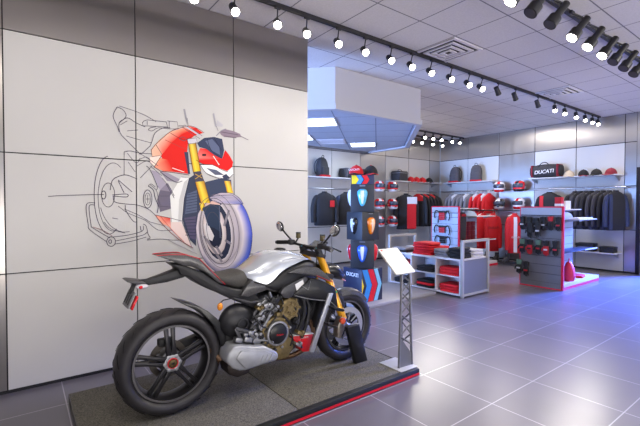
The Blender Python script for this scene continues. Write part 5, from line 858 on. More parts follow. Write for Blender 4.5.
HRED, HWH, HBK, VIS = mat('helmet_red', 'd01822', .22, coat=.6), mat('helmet_white', 'd9d9de', .22, coat=.6), mat('helmet_black', '1a1b20', .25, coat=.6), mat('dark_visor', '4a5262', .08, .5)
def helmet(label, loc, rz, shell, accent, group):
    t = thing('motorcycle_helmet', label, 'helmet', loc, rz, group); t.scale = (1.1, 1.1, 1.1)
    rings = []
    for z, rx, ry, dx in ((-.115, .085, .082, .03), (-.105, .115, .10, .025), (-.06, .132, .115, .018), (-.01, .137, .122, .006), (.04, .135, .121, -.004), (.085, .115, .105, -.008), (.115, .08, .075, -.012), (.132, .03, .03, -.015)):
        rings.append([(dx+rx*math.cos(2*PI*k/20), ry*math.sin(2*PI*k/20), z) for k in range(20)])
    mb = MB().loft(rings)
    for i, f in enumerate(mb.f):
        if len(f) == 4:
            cy_ = sum(mb.v[j][1] for j in f)/4; cz = sum(mb.v[j][2] for j in f)/4
            if abs(cy_) < .04 and cz > .03: mb.m[i] = 1
            elif cz < -.06: mb.m[i] = 1
    mb.build('shell', [shell, accent], t, angle=70)
    rings = []
    for z, r, dx in ((-.035, .126, .014), (-.01, .138, .012), (.02, .142, .008), (.05, .136, .004), (.066, .124, .002)):
        rings.append([(dx+(r+.003)*math.cos(a), (r-.013)*math.sin(a), z) for a in [math.radians(-62+124*k/10) for k in range(11)]]+[(dx+(r-.02)*math.cos(a), (r-.034)*math.sin(a), z) for a in [math.radians(62-124*k/10) for k in range(11)]])
    MB().loft(rings).build('visor', VIS, t, angle=70)
    MB().disc((.0, 0, .02), 0, .02, -.128, -.118, n=12).disc((.0, 0, .02), 0, .02, .118, .128, n=12).build('visor_pivot', HBK, t)
    MB().box((.145, 0, -.07), (.012, .05, .018)).build('chin_vent', HBK, t, bevel=.003)
    return t
def holder(loc, rz, label, group):
    """short wall arm carrying a helmet"""
    t = thing('helmet_wall_mount', label, 'wall holder', loc, rz, group)
    MB().disc((0, 0, 0), 0, .03, 0, .006, 'x', n=14).build('wall_flange', STEEL, t)
    MB().tube([(.004, 0, 0), (.15, 0, 0)], .009, n=8).build('holder_arm', STEEL, t)
    MB().disc((0, 0, 0), 0, .05, .15, .158, 'x', n=16).build('end_disc', STEEL, t)
GH = 'helmets on the wall'
rows = ['top', 'middle', 'bottom']
for ci, X_ in enumerate((7.10, 7.56)):
    for ri, z in enumerate((1.86, 1.425, .99)):
        cn = ('column beside the cube tower', 'column nearest the black and red jackets')[ci]
        helmet(f'{rows[ri]} red and white helmet on the rear wall, {cn}', (X_, 7.02, z), -PI/2-.55+ci*.25, HRED, HWH, GH)
        holder((X_, 7.339, z-.02), -PI/2, f'steel wall arm behind the {rows[ri]} helmet, {cn}', 'helmet wall arms')
k = 0
for ci, Y_ in enumerate((5.33, 4.83)):
    for ri, z in enumerate((1.85, 1.43)):
        cn = ('column beside the backpacks', 'column beside the lettered bag')[ci]
        helmet(f'{("upper", "lower")[ri]} helmet on the right wall, {cn}', (9.62, Y_, z), PI+.35-ci*.3, (HWH, HRED, HWH, HBK)[(ri*2+ci) % 4] if ri == 0 else (HBK, HWH)[ci], (HRED, HBK, HBK, HWH)[(ri*2+ci) % 4] if ri == 0 else (HWH, HRED)[ci], GH)
        holder((9.939, Y_, z-.02), PI, f'steel wall arm behind the {("upper", "lower")[ri]} right wall helmet, {cn}', 'helmet wall arms')

PACK, PACK2 = mat('backpack_black', '2e2d31', .75, var=.15, scale=40), mat('backpack_grey', '4a474c', .75, var=.15, scale=40)
def backpack(label, loc, rz, c0, base):
    t = thing('backpack', label, 'backpack', loc, rz, 'backpacks on the shelves'); t.scale = (.85, .9, 1.0)
    rings = []
    for z, hw, d, s_ in ((0, .16, .10, 0), (.03, .175, .115, 0), (.2, .17, .11, .01), (.33, .15, .095, .02), (.41, .11, .07, .03), (.44, .05, .035, .04)):
        rings.append([(hw*math.copysign(abs(math.cos(2*PI*k/16))**.6, math.cos(2*PI*k/16)), s_+d*math.copysign(abs(math.sin(2*PI*k/16))**.6, math.sin(2*PI*k/16)), z) for k in range(16)])
    MB().loft(rings).build('main_bag', c0, t, angle=60)
    MB().box((0, -.105, .13), (.24, .05, .18)).build('front_pocket', c0, t, bevel=.02)
    MB().tube(spline([(-.04, 0, .43), (-.03, -.01, .475), (.03, -.01, .475), (.04, 0, .43)], 4), .008, n=6).build('carry_loop', BKM, t)
    MB().box((0, -.02, .022), (.335, .215, .04)).build('base_panel', base, t, bevel=.01)
    for s_ in (-1, 1): MB().tube(spline([(s_*.10, .09, .40), (s_*.13, .16, .30), (s_*.13, .16, .15), (s_*.12, .10, .05)], 4), .014, n=6).build('shoulder_strap', BKM, t)
    return t
def duffel(label, loc, rz, L_, h, c0, c1, name='duffel_bag', text=None):
    t = thing(name, label, 'bag', loc, rz)
    rings = []
    for k in range(9):
        x = -L_/2+L_*k/8; q = 1-.25*(abs(k-4)/4)**3
        rings.append([(x, .14*q*math.copysign(abs(math.cos(2*PI*j/16))**.7, math.cos(2*PI*j/16)), h/2+h/2*q*math.copysign(abs(math.sin(2*PI*j/16))**.7, math.sin(2*PI*j/16))) for j in range(16)])
    MB().loft(rings).build('bag_body', c0, t, angle=60)
    for x in (-L_*.42, L_*.42): MB().box((x, 0, h/2), (.035, .29, h*.9)).build('end_panel', c1, t, bevel=.012)
    MB().tube(spline([(-L_*.22, -.13, h*.75), (-.05, -.13, h*1.08), (.05, -.13, h*1.08), (L_*.22, -.13, h*.75)], 4), .01, n=6).build('bag_handle', BKM, t)
    if text: lettering(text, .115, frame_to((1, 0, .06), (-.06, 0, 1), (0, -.146, h*.42)), WHT, t, bold=.001, shear=.2)
    return t
SZ = 2.03
backpack('black backpack with red base on the rear shelf beside the mural wall', (5.43, 7.14, SZ), .15, PACK, CRED)
duffel('dark duffel bag on the rear shelf behind the cube tower', (6.36, 7.17, SZ), 0, .70, .25, PACK, PACK2)
t = thing('travel_bag', 'boxy black top case bag on the rear shelf beside the red caps', 'bag', (8.0, 7.17, SZ), .1)
MB().bx(-.19, .19, -.14, .14, 0, .26).build('case_body', PACK, t, bevel=.03); MB().bx(-.195, .195, -.145, .145, .20, .215).build('zip_band', CGR, t, bevel=.003); MB().tube(spline([(-.08, -.0, .255), (-.06, 0, .295), (.06, 0, .295), (.08, 0, .255)], 3), .009).build('carry_loop', BKM, t)
for i, X_ in enumerate((8.38, 8.62, 8.86)): cap(f'red cap on the rear shelf, {("first", "second", "third")[i]} to the right of the boxy black bag', (X_, 7.12, SZ), -2.0, CRED, CRED, 'caps on the rear shelf')
cap('dark cap at the right end of the rear shelf near the room corner', (9.15, 7.12, SZ), -2.0, CBK, CBK, 'caps on the rear shelf')
backpack('grey backpack with red base on the right shelf, nearer the room corner', (9.73, 6.69, SZ), PI/2*-1, PACK2, CRED)
backpack('grey backpack with red base on the right shelf, beside the helmets', (9.70, 6.02, SZ), -PI/2+.35, PACK2, CRED)
duffel('large black bag with white lettering and maroon ends on the right shelf', (9.72, 4.25, SZ), -PI/2, .66, .31, PACK, CMAR, 'kit_bag', 'DUCATI')
cap('beige cap on the right shelf beside the black lettered bag', (9.68, 3.76, SZ), PI+.3, CBEI, CBEI, 'caps on the right shelf')
cap('dark cap with red brim on the right shelf, second from the lettered bag', (9.68, 3.48, SZ), PI+.3, CBK, CMAR, 'caps on the right shelf')
cap('black cap on the right shelf, between a red brimmed cap and the maroon cap', (9.68, 3.24, SZ), PI-.2, CBK, CBK, 'caps on the right shelf')
cap('maroon cap at the right end of the right shelf', (9.68, 2.98, SZ), PI-.4, CMAR, CMAR, 'caps on the right shelf')

# shelves and clothes rails
SHW = mat('shelf_white', 'cfd0d6', .4)
def shelf(a0, a1, wall, z, label, depth_=.33):
    if wall == 'back': t = thing('wall_shelf', label, 'shelf', ((a0+a1)/2, 7.339, z), 0)
    else: t = thing('wall_shelf', label, 'shelf', (9.939, (a0+a1)/2, z), -PI/2)
    L_ = (a1-a0)/2
    MB().bx(-L_, L_, -depth_, 0, -.022, 0).build('shelf_board', SHW, t, bevel=.003)
    for x in (-L_+.06, L_-.06): MB().prism([(0, -.022), (-depth_*.85, -.022), (-depth_*.85, -.035), (0, -.13)], x-.004, x+.004, plane='yz').build('bracket', STEEL, t)
    return t
shelf(4.4, 6.74, 'back', SZ, 'white shelf on the rear wall carrying the black backpack and duffel bag')
shelf(7.66, 9.58, 'back', SZ, 'white shelf on the rear wall carrying the boxy bag and red caps')
shelf(5.53, 7.0, 'right', SZ, 'white shelf on the right wall carrying two grey backpacks')
shelf(2.85, 4.61, 'right', SZ, 'white shelf on the right wall carrying the lettered bag and caps')
shelf(2.85, 4.61, 'right', .42, 'low white shelf on the right wall under the dark jackets', .36)
def rail(a0, a1, wall, z, off, label):
    if wall == 'back': t = thing('clothes_rail', label, 'clothes rail', ((a0+a1)/2, 7.339, z), 0)
    else: t = thing('clothes_rail', label, 'clothes rail', (9.939, (a0+a1)/2, z), -PI/2)
    L_ = (a1-a0)/2
    MB().tube([(-L_, -off, 0), (L_, -off, 0)], .014, n=10).build('rail_tube', STEEL, t)
    for x in (-L_+.05, L_-.05): MB().tube([(x, 0, .0), (x, -off, 0)], .012, n=8).build('rail_bracket', STEEL, t)
RZ_ = 1.76
rail(4.4, 6.6, 'back', RZ_, .36, 'steel clothes rail on the rear wall holding black jackets beside the cube tower')
rail(7.68, 9.4, 'back', RZ_, .36, 'steel clothes rail on the rear wall holding red and black jackets')
rail(5.49, 6.95, 'right', RZ_, .36, 'steel clothes rail on the right wall holding grey and red shirts')
rail(2.70, 4.58, 'right', RZ_, .36, 'steel clothes rail on the right wall holding the row of dark jackets')

# ------------------------------------------------------------------ clothes on hangers (origin on the rail, shoulders along x, front towards -y)
JBK, JGR, JRD, JWH, JNV = mat('jacket_black', '1d1c20', .75, var=.12, scale=30), mat('jacket_charcoal', '39373c', .75, var=.12, scale=30), mat('jacket_red', 'c8101c', .65, var=.08, scale=30), mat('jacket_white', 'd3d2d8', .7), mat('jacket_navy', '1f2c50', .6, var=.12, scale=30)
def garment(name, label, cat, loc, rz, body, sleeve, panel=None, yoke=None, length=.72, group=None, sleeves=True, w=1.0, split=None, thin=1.0, panel_z=None, panel2=None, face=False):
    t = thing(name, label, cat, loc, rz, group); t.scale = (1, thin, 1)
    def rg(z, hw, d, n=16, p=.7): return [(w*hw*math.copysign(abs(math.cos(2*PI*k/n))**p, math.cos(2*PI*k/n)), d*math.copysign(abs(math.sin(2*PI*k/n))**p, math.sin(2*PI*k/n)), z) for k in range(n)]
    L_ = length
    MB().loft([rg(-.085, .06, .05), rg(-.105, .105, .058), rg(-.14, .155, .07), rg(-.185, .192, .082), rg(-.27, .20, .095), rg(-.26-(L_-.26)*.5, .195, .09), rg(-L_, .21, .098), rg(-L_-.01, .19, .08)]).build('garment_body', body, t, angle=70)
    if yoke: MB().loft([rg(-.080, .064, .054), rg(-.101, .109, .062), rg(-.136, .160, .074), rg(-.183, .197, .087), rg(-.25, .204, .099)]).build('shoulder_yoke', yoke, t, angle=70)
    if panel:
        mb = MB(); x0, x1 = split or (-.055, .055); x0 *= w; x1 *= w
        P = [(-.15, .075), (-.27, .103), (-.26-(L_-.26)*.5, .098), (-L_+.01, .104)]
        if panel_z: P = [(z, .106) for z in panel_z]
        mb.loft([[(x0, -d, z), (x1, -d, z), (x1, -d+.03, z), (x0, -d+.03, z)] for z, d in P]); mb.build('front_panel', panel, t, angle=60)
        if panel2:
            mb = MB(); mb.loft([[(x0, -.105-.004, z), (x1+.02, -.105-.004, z), (x1+.02, -.08, z), (x0, -.08, z)] for z in (-.15, -.24, -.33)]); mb.build('chest_panel', panel2, t)
    MB().lathe([(.058, -.105), (.062, -.075), (.055, -.06)], (0, 0, 0), 'z', 0, 14).build('collar', yoke or body, t)
    if sleeves:
        for s_ in (-1, 1):
            MB().tube(spline([(s_*.135*w, 0, -.165), (s_*.195*w, 0, -.25), (s_*.235*w, -.01, -.45), (s_*.24*w, -.03, -L_+.06)], 3), [.045, .058]+[.066]*2+[.062]*3+[.055]*2+[.048], n=10).build('sleeve', sleeve, t, angle=70)
    hk = [(0, -.07), (.006, -.045), (.024, -.014), (.024, .010), (0, .0235), (-.021, .012)]
    MB().tube(spline([(0, u_/thin, z) if face else (u_, 0, z) for u_, z in hk], 3), .004, n=6).tube([(-.15, 0, -.13), (0, 0, -.07), (.15, 0, -.13)], .007, n=6).build('hanger', STEEL, t)
    return t
def j(label, loc, rz, *a, **k): return garment('jacket', label, 'jacket', loc, rz, *a, **k)
YB = 6.98
j('black jacket hanging face on at the rear wall beside the mural wall edge', (5.36, YB, RZ_), -.25, JBK, JBK, face=True, length=.80, w=1.15, group='black jackets on the rear wall', panel=JRD, split=(.08, .17), panel_z=(-.26, -.40))
j('black jacket on the rear wall rail, partly hidden by the cube tower', (5.98, YB, RZ_), -.25, JBK, JNV, face=True, length=.80, w=1.1, group='black jackets on the rear wall')
j('black and red jacket with white shoulder hanging face on next to the helmets', (8.03, YB, RZ_), -.5, JBK, JBK, face=True, panel=JRD, length=.98, w=1.2, split=(.0, .20), panel2=JWH)
for i in range(6):
    j(f'black and red jacket on the rear rail, {ORD[i]} after the white shouldered jacket', (8.50+.13*i, YB, RZ_), PI/2+.15, JBK, JBK, panel=JRD, yoke=JRD if i % 2 == 0 else JBK, length=.92, group='black and red jackets on the rear wall', thin=.45)
XR = 9.58
for i in range(6):
    garment('shirt', f'grey shirt on the right wall rail, {ORD[i]} from the room corner', 'shirt', (XR, 6.68-.12*i, RZ_), -.2, (JGR, CGR)[i % 2], CGR, panel=None, yoke=(CGR, JWH, CGR)[i % 3], length=.57, group='grey shirts on the right wall', thin=.45)
for i in range(4):
    garment('shirt', f'red shirt on the right wall rail, {ORD[i]} after the grey shirts', 'shirt', (XR, 5.93-.12*i, RZ_), -.2, JRD, JRD, yoke=JRD if i % 2 else JWH, length=.57, group='red shirts on the right wall', thin=.45)
# floor rack with red overalls
rk = thing('garment_rack', 'black floor rack holding long red garments in front of the right wall', 'clothes rack', (9.20, 5.16, 0))
for y in (-.72, .72):
    MB().tube([(0, y, .02), (0, y, 1.27)], .014, n=8).build('rack_post', BKM, rk); MB().bx(-.16, .16, y-.02, y+.02, 0, .025).build('rack_foot', BKM, rk, bevel=.004)
MB().tube([(0, -.72, 1.27), (0, .72, 1.27)], .014, n=8).build('rack_bar', BKM, rk); MB().bx(-.15, .15, -.70, .70, .05, .065).build('rack_shelf', BKM, rk)
for i in range(3):
    garment('hoodie', f'long red top on the floor rack, {ORD[i]} from its left end', 'hoodie', (9.20, 5.76-.13*i, 1.27), -.5, JRD, JRD, length=.94, w=.8, group='long red tops on the floor rack', thin=.45)
g = garment('hoodie', 'long red top hanging face on with small dark lettering, on the floor rack', 'hoodie', (9.20, 5.25, 1.27), -.7, JRD, JRD, length=.98, w=.66, thin=.6)
lettering('DUCATI', .07, frame_to((1, 0, 0), (0, 0, 1), (0, -.108, -.42)), JBK, g)
g = garment('racing_suit', 'red racing suit with white centre stripe on the floor rack', 'racing suit', (9.20, 4.72, 1.27), -.7, JRD, JRD, panel=JWH, yoke=None, length=.98, w=.7, thin=.6, split=(-.055, .055))
lettering('DUCATI', .05, frame_to((1, 0, 0), (0, 0, 1), (0, -.112, -.62)), JWH, g)
# right-hand rail
j('black and red leather jacket on a wire hanger behind the glove stand', (9.62, 4.14, RZ_), -PI/2+.1, JBK, JBK, panel=JRD, yoke=JBK, w=1.1, split=(-.16, -.09))
for i in range(7):
    j(f'dark charcoal jacket on the right wall rail, {ORD[i]} in the row from the left', (XR, 3.60-.105*i, RZ_), -.5, (JGR, JBK)[i % 2], JGR if i % 3 else JBK, length=.86, group='dark jackets on the right wall', thin=.42)
j('black jacket with painted blue rim light ending the row of dark jackets beside the door', (XR, 2.86, RZ_), -.5, JBK, JNV, length=.86, w=1.05, panel=JNV, split=(-.18, -.11), thin=.5)  # navy sleeves and panel paint the blue rim light onto a black jacket
for nm, Y_, z0, w_, h_, lb in (('shoe_box', 3.42, .42, .32, .17, 'larger black box on the low right wall shelf'), ('shoe_box', 3.02, .42, .24, .12, 'smaller black box on the low right wall shelf beside the larger one')):
    t = thing(nm, lb, 'box', (9.72, Y_, z0)); MB().bx(-.13, .13, -w_/2, w_/2, 0, h_*.75).build('box_body', BKM, t, bevel=.003); MB().bx(-.134, .134, -w_/2-.004, w_/2+.004, h_*.7, h_).build('box_lid', BKM, t, bevel=.003)

# ------------------------------------------------------------------ folded clothes table with cubbies
TBW, TBF = mat('table_white', 'd9d5da', .5), mat('table_frame', 'aaa7a4', .45, .1)
TX0, TX1, TY0, TY1 = 5.27, 6.0, 3.52, 4.95
tb = thing('display_table', 'white clothes table with six open cubbies and grey framed ends', 'display table', (5.635, 4.235, 0))
lx, ly = (TX1-TX0)/2, (TY1-TY0)/2
mb = MB(); mb.bx(-lx, lx, -ly, ly, .555, .58); mb.bx(-lx, lx, -ly, ly, .03, .05); mb.bx(-lx+.01, lx, -ly, ly, .295, .312)
for y in (-ly+.01, -.265+.0, .235, ly-.01): mb.bx(-lx+.005, lx, y-.01, y+.01, .05, .555)
mb.bx(-.01, .01, -ly, ly, .05, .555); mb.build('cubby_carcass', TBW, tb, smooth=False)
for s_ in (-1, 1):
    y = s_*(ly+.022); mb = MB()
    for x in (-lx+.02, lx-.02): mb.bx(x-.021, x+.021, y-.021, y+.021, 0, .87)
    mb.bx(-lx+.041, lx-.041, y-.021, y+.021, .83, .87); mb.bx(-lx+.041, lx-.041, y-.021, y+.021, .02, .055)
    mb.build('end_frame', TBF, tb, bevel=.003); MB().bx(-lx+.041, lx-.041, y-.008, y+.008, .055, .56).build('end_panel', mat('table_grey_panel', '6f7078', .5), tb, smooth=False)
def folded(label, loc, rz, c, w_=.27, d=.32, h=.035, group=None, txt=None):
    rings = []; ph = random.random()*6
    for z, q in ((0, .96), (h*.25, 1.0), (h*.75, .99), (h, .93)):
        r_ = []
        for k in range(24):
            a = 2*PI*k/24; wob = 1+.018*math.sin(3*a+ph)+.012*math.sin(5*a+ph*2)
            r_.append((w_/2*q*wob*math.copysign(abs(math.cos(a))**.35, math.cos(a)), d/2*q*wob*math.copysign(abs(math.sin(a))**.35, math.sin(a)), z+.004*math.sin(2*a+ph)*(z > h*.5)))
        rings.append(r_)
    o = MB().loft(rings).build('folded_shirt', c, loc=loc, angle=50); o.rotation_euler = (0, 0, rz)
    return tag(o, label, 'folded shirt', group)
FR, FB, FG, FW = mat('shirt_red', 'd0121e', .8, var=.08, scale=20), mat('shirt_black', '1e1d21', .85, var=.12, scale=20), mat('shirt_grey', '7e7d84', .85, var=.1, scale=20), mat('shirt_white', 'd6d3d8', .8, var=.04, scale=20)
def pile(x, y, z, cols, labels, group, rz=0, h=.035, **k):
    for i, c in enumerate(cols):
        folded(labels[i], (x+random.uniform(-.01, .01), y+random.uniform(-.01, .01), z+i*(h+.0062)), rz+random.uniform(-.06, .06), c, h=h, group=group, **k)
lv = ['bottom', 'second', 'third', 'fourth', 'fifth']
def stackl(n, what): return [f'{what}, {"topmost" if i == n-1 else ("lowest" if i == 0 else ORD[i]+" from bottom")} in pile' for i in range(n)]
TT = .5815; GT = 'folded clothes on the table top'
pile(5.44, 4.78, TT, (FB, FG), stackl(2, 'dark folded shirt at the far left of the table top'), GT)
pile(5.78, 4.76, TT, (FG, FW), stackl(2, 'pale folded shirt at the far back table corner'), GT)
pile(5.45, 4.28, TT, (FR,)*5, stackl(5, 'red folded shirt on the table top front row'), GT, w_=.30, d=.40)
pile(5.82, 4.32, TT, (FR,)*3, stackl(3, 'red folded shirt on the table top back row'), GT)
pile(5.44, 3.915, TT, (FG, FG, FG), stackl(3, 'grey folded shirt beside the red pile on the table top'), GT, d=.26)
pile(5.46, 3.655, TT, (FB,)*4, stackl(4, 'black folded shirt at the near table top end'), GT, w_=.34, d=.22)
pile(5.82, 3.70, TT, (FW,)*3, stackl(3, 'white folded shirt behind the black pile on the table top'), GT)
GC = 'folded clothes in the table cubbies'
for rname, z in (('upper', .3135), ('lower', .0515)):
    for cname, y, cols in (('left', 4.71, (FR, FR, FR) if rname == 'upper' else (FB, FB)), ('middle', 4.22, (FB, FB) if rname == 'upper' else (FB, FR, FB)), ('right', 3.755, (FR, FR, FR))):
        pile(5.44, y, z, cols, stackl(len(cols), f'folded shirt in the {rname} {cname} table cubby'), GC, w_=.30, d=.36)

# ------------------------------------------------------------------ slatwall stands
SLATG, SLATB, MAG = mat('slat_grey', '6d6c71', .45, var=.04, scale=6), mat('slat_pale', 'aebdd4', .4), mat('stand_red_trim', 'd81038', .4)
def stand(label, loc, slat):
    t = thing('slatwall_stand', label, 'display stand', loc)
    mb = MB(); z = .105
    while z < 1.2:
        z1 = min(z+.148, 1.23); mb.bx(0, .022, .022, .685, z, z1-.008); z += .148
    mb.bx(.010, .03, .022, .685, .1, 1.355, 1); mb.build('end_slat_panel', [slat, DARKGAP], t, smooth=False)
    MB().bx(-.003, .022, .022, .685, 1.235, 1.355).build('header_panel', mat('header_pale', 'a3abb8', .4), t, smooth=False)
    e = MB(); e.bx(-.004, .034, -.012, .022, 0, 1.375); e.bx(-.004, .034, .685, .697, 0, 1.375); e.bx(-.004, .034, .022, .685, 1.355, 1.375); e.bx(-.004, .034, .022, .685, .0, .018)
    e.build('red_frame', MAG, t, bevel=.002)
    MB().bx(.0, .028, .022, .685, .018, .1).build('kick_panel', slat, t, smooth=False)
    dk = MB().bx(.034, 1.55, .0, .685, .0, .10).build('base_deck', mat('deck_white', 'c9c6cf', .35), t, bevel=.003)
    MB().bx(.034, 1.552, -.006, .0, .0, .045).build('deck_red_edge', MAG, dk, smooth=False)
    sp = MB(); z = .105
    while z < 1.14:
        sp.bx(.034, 1.15, .29, .312, z, z+.14); z += .148
    sp.bx(.034, 1.15, .302, .33, .1, 1.14, 1)
    ar = [(.034, 1.14), (1.15, 1.14)]+[(1.15-.28*(1-math.cos(a)), 1.14+.13*math.sin(a)) for a in [math.radians(q) for q in range(10, 91, 10)]]+[(.034, 1.27)]
    sp.prism(ar, .29, .33); sp.build('spine_slat_panel', [SLATB, DARKGAP], t, smooth=False)
    for (x0, x1, z, nm, m) in ((.05, .78, 1.315, 'upper_shelf', SHW), (.70, 1.5, 1.135, 'step_shelf', SHW), (.06, 1.5, .60, 'lower_shelf', BKM)):
        s_ = MB().bx(x0, x1, .02, .288, z, z+.016).build(nm, m, t, bevel=.002)
        if m is BKM: MB().bx(x0+.9, x1+.002, .012, .019, z-.004, z+.02).build('shelf_edge_strip', SHW, s_, smooth=False)
        for x in (x0+.08, x1-.08):
            MB().prism([(.288, z), (.06, z), (.06, z-.01), (.288, z-.05)], x-.003, x+.003, plane='yz').build('shelf_bracket', STEEL, s_)
    return t
G1 = (7.05, 2.82, 0); G2 = (7.42, 5.00, 0)
stand('red edged grey slat display stand with gloves in front of the right wall', G1, SLATG)
stand('red edged pale slat display stand with body armour behind the clothes table', G2, SLATB)

GBK, GRD, GWH, GGN = mat('glove_black', '19191b', .7, var=.2, scale=60), mat('glove_red', 'c01a26', .6), mat('glove_white', 'c4c4c8', .6), mat('glove_green', '5a7a66', .6)
def glove(label, loc, c0, c1, c2, group, sc=1.0, tilt=0.0):
    """glove hanging by its cuff from a hook; fingers down, back of the hand towards -x"""
    t = thing('glove', label, 'glove', loc, 0, group)
    def R_(p): return (p[0]*sc, p[1]*sc, p[2]*sc)
    def rg(z, hw, d): return [R_((d*math.copysign(abs(math.cos(2*PI*k/12))**.7, math.cos(2*PI*k/12)), hw*math.copysign(abs(math.sin(2*PI*k/12))**.7, math.sin(2*PI*k/12)), z)) for k in range(12)]
    mb = MB().loft([rg(-.09, .042, .024), rg(-.13, .048, .026), rg(-.18, .052, .022), rg(-.20, .046, .018)])
    for k, (y, l) in enumerate(((-.036, .065), (-.012, .085), (.013, .08), (.036, .06))):
        mb.tube([R_((0, y, -.185)), R_((-.006, y*1.08, -.20-l*.5)), R_((.004, y*1.12, -.20-l))], [.013*sc, .0125*sc, .010*sc], n=8)
    mb.tube([R_((0, .04, -.125)), R_((-.01, .068, -.16)), R_((-.012, .074, -.20))], [.016*sc, .0145*sc, .011*sc], n=8)
    mb.build('glove_hand', c0, t, angle=70)
    MB().loft([rg(-.0, .058, .03), rg(-.05, .052, .028), rg(-.095, .043, .026)]).build('cuff', c1, t, angle=70)
    MB().box(R_((-.028, 0, -.165)), R_((.014, .07, .03))).build('knuckle_guard', c2, t, bevel=.004*sc)
    MB().tube([R_((.06, 0, .006)), R_((0, 0, .012)), R_((-.03, 0, .002))], .003, n=6).tube([R_((0, -.02, .01)), R_((0, 0, -.005)), R_((0, .02, .01))], .003, n=6).build('hang_loop', BKM, t)
    return t
GL = 'gloves on the grey slat stand'
spec = [(3.45, 1.20, GBK, GBK, GWH), (3.335, 1.19, GBK, GBK, GRD), (3.22, 1.18, GBK, GBK, GWH), (3.105, 1.20, GBK, GBK, GWH), (2.99, 1.21, GBK, GRD, GBK), (2.87, 1.20, GBK, GBK, GRD)]
for i, (y, z, a, b_, c_) in enumerate(spec): glove(f'dark glove in the upper row on the grey slat stand, {ORD[i]} from the left', (7.0, y, z), a, b_, c_, GL, .80)
spec = [(3.16, 1.12, GBK, GBK, GWH), (3.29, 1.10, GBK, GBK, GBK)]
for i, (y, z, a, b_, c_) in enumerate(spec): glove(f'black glove hanging low over the upper row of gloves, {("right", "left")[i]} one of two', (6.93, y, z), a, b_, c_, GL, .9)
spec = [(3.45, .81, GBK, GGN, GRD), (3.32, .80, GRD, GBK, GBK), (3.18, .81, GBK, GGN, GRD), (3.055, .80, GRD, GBK, GWH), (2.91, .81, GBK, GBK, GRD)]
for i, (y, z, a, b_, c_) in enumerate(spec): glove(f'red and black glove, {ORD[i]} from the left in the lower row on the slat stand', (6.995, y, z), a, b_, c_, GL, .86)
for i, (y, z, a, b_, c_) in enumerate([(3.50, .45, GBK, GGN, GWH), (3.375, .42, GBK, GBK, GRD)]): glove(f'glove hanging lowest at the left corner of the grey slat stand, {("left", "right")[i]} of two', (6.99, y, z), a, b_, c_, GL, .88)
def armour(label, loc, c1, kind):
    """protector harness hanging on the slat panel"""
    t = thing('body_protector', label, 'body protector', loc, 0, 'body armour on the pale slat stand')
    mb = MB()
    for k in range(4 if kind else 3): mb.box((-.02-.006*(k % 2), 0, -.05-.042*k), (.03, .13+.02*(1-k*.2), .038))
    mb.build('back_plates', c1, t, bevel=.008)
    st = MB(); st.tube(spline([(-.01, -.06, -.04), (-.02, -.15, .0), (-.02, -.20, -.10), (-.015, -.17, -.20)], 4), .013, n=6).tube(spline([(-.01, .06, -.04), (-.02, .15, .01), (-.02, .20, -.08), (-.015, .18, -.16)], 4), .013, n=6)
    if kind: st.tube([(-.01, .08, -.10), (-.02, .10, -.26)], .012, n=6)
    st.build('harness_straps', GBK, t)
    MB().box((-.02, 0, -.02), (.03, .16, .05)).build('shoulder_pad', GBK, t, bevel=.01)
    MB().tube([(.03, 0, .0), (-.04, 0, .005)], .004, n=6).build('hang_loop', STEEL, t)
armour('red and black body protector on the pale slat stand, uppermost of three', (7.38, 5.38, 1.27), GRD, 1)
armour('red and black body protector on the pale slat stand, middle of three', (7.38, 5.38, .95), GRD, 0)
armour('black body protector on the pale slat stand, lowest of three', (7.38, 5.36, .72), GBK, 0)
v = thing('back_protector', 'dark grey padded vest hanging beside the red edge of the pale stand', 'protector vest', (7.72, 5.12, 1.26))
MB().loft([[(hw*math.copysign(abs(math.cos(2*PI*k/14))**.6, math.cos(2*PI*k/14)), .045*math.sin(2*PI*k/14), z) for k in range(14)] for z, hw in ((-.6, .12), (-.45, .13), (-.2, .145), (-.08, .12), (-.02, .06))]).build('padded_vest', JGR, v)
MB().box((0, -.03, -.08), (.16, .05, .06)).build('red_yoke', GRD, v, bevel=.012)
MB().tube([(0, .0, -.03), (0, .03, .02), (0, .165, .02)], .005, n=6).build('hang_hook', STEEL, v)
for r_ in range(4):
    for c_ in range(3):
        z = .64+r_*.125; x = 7.95+c_*.15
        o = MB().bx(-.06, .06, -.03, .03, 0, .10).build('boxed_accessory', mat('box_dark_red', '7c1a2a', .5), loc=(x, 5.20, .618+r_*.1035), bevel=.004)
        tag(o, f'dark red box on the pale stand, {("lowest", "second", "third", "top")[r_]} row, {ORD[c_]} from the padded vest', 'box', 'dark red boxes on the pale stand')
bg = thing('rucksack', 'small pink red rucksack standing on the base deck of the glove stand', 'rucksack', (7.56, 2.92, .1005), .3)
MB().loft([[(hw*math.cos(2*PI*k/14), d*math.sin(2*PI*k/14), z) for k in range(14)] for z, hw, d in ((0, .12, .08), (.06, .14, .10), (.2, .12, .085), (.30, .07, .05), (.33, .03, .02))]).build('bag_body', mat('bag_pink_red', 'd8284e', .6), bg)
MB().tube(spline([(-.03, 0, .32), (-.02, 0, .37), (.03, 0, .37), (.04, 0, .31)], 3), .008).build('carry_loop', GRD, bg)
o = folded('flat red folded garment lying on the base deck of the glove stand', (8.1, 2.98, .1015), .2, FR, w_=.34, d=.2, h=.03)
o = MB().bx(-.10, .10, -.015, .015, 0, .14).build('sign_card', mat('card_white', 'e2e6ee', .5), loc=(7.46, 2.92, 1.332)); tag(o, 'white card standing on the upper shelf of the glove stand', 'sign')
MB()
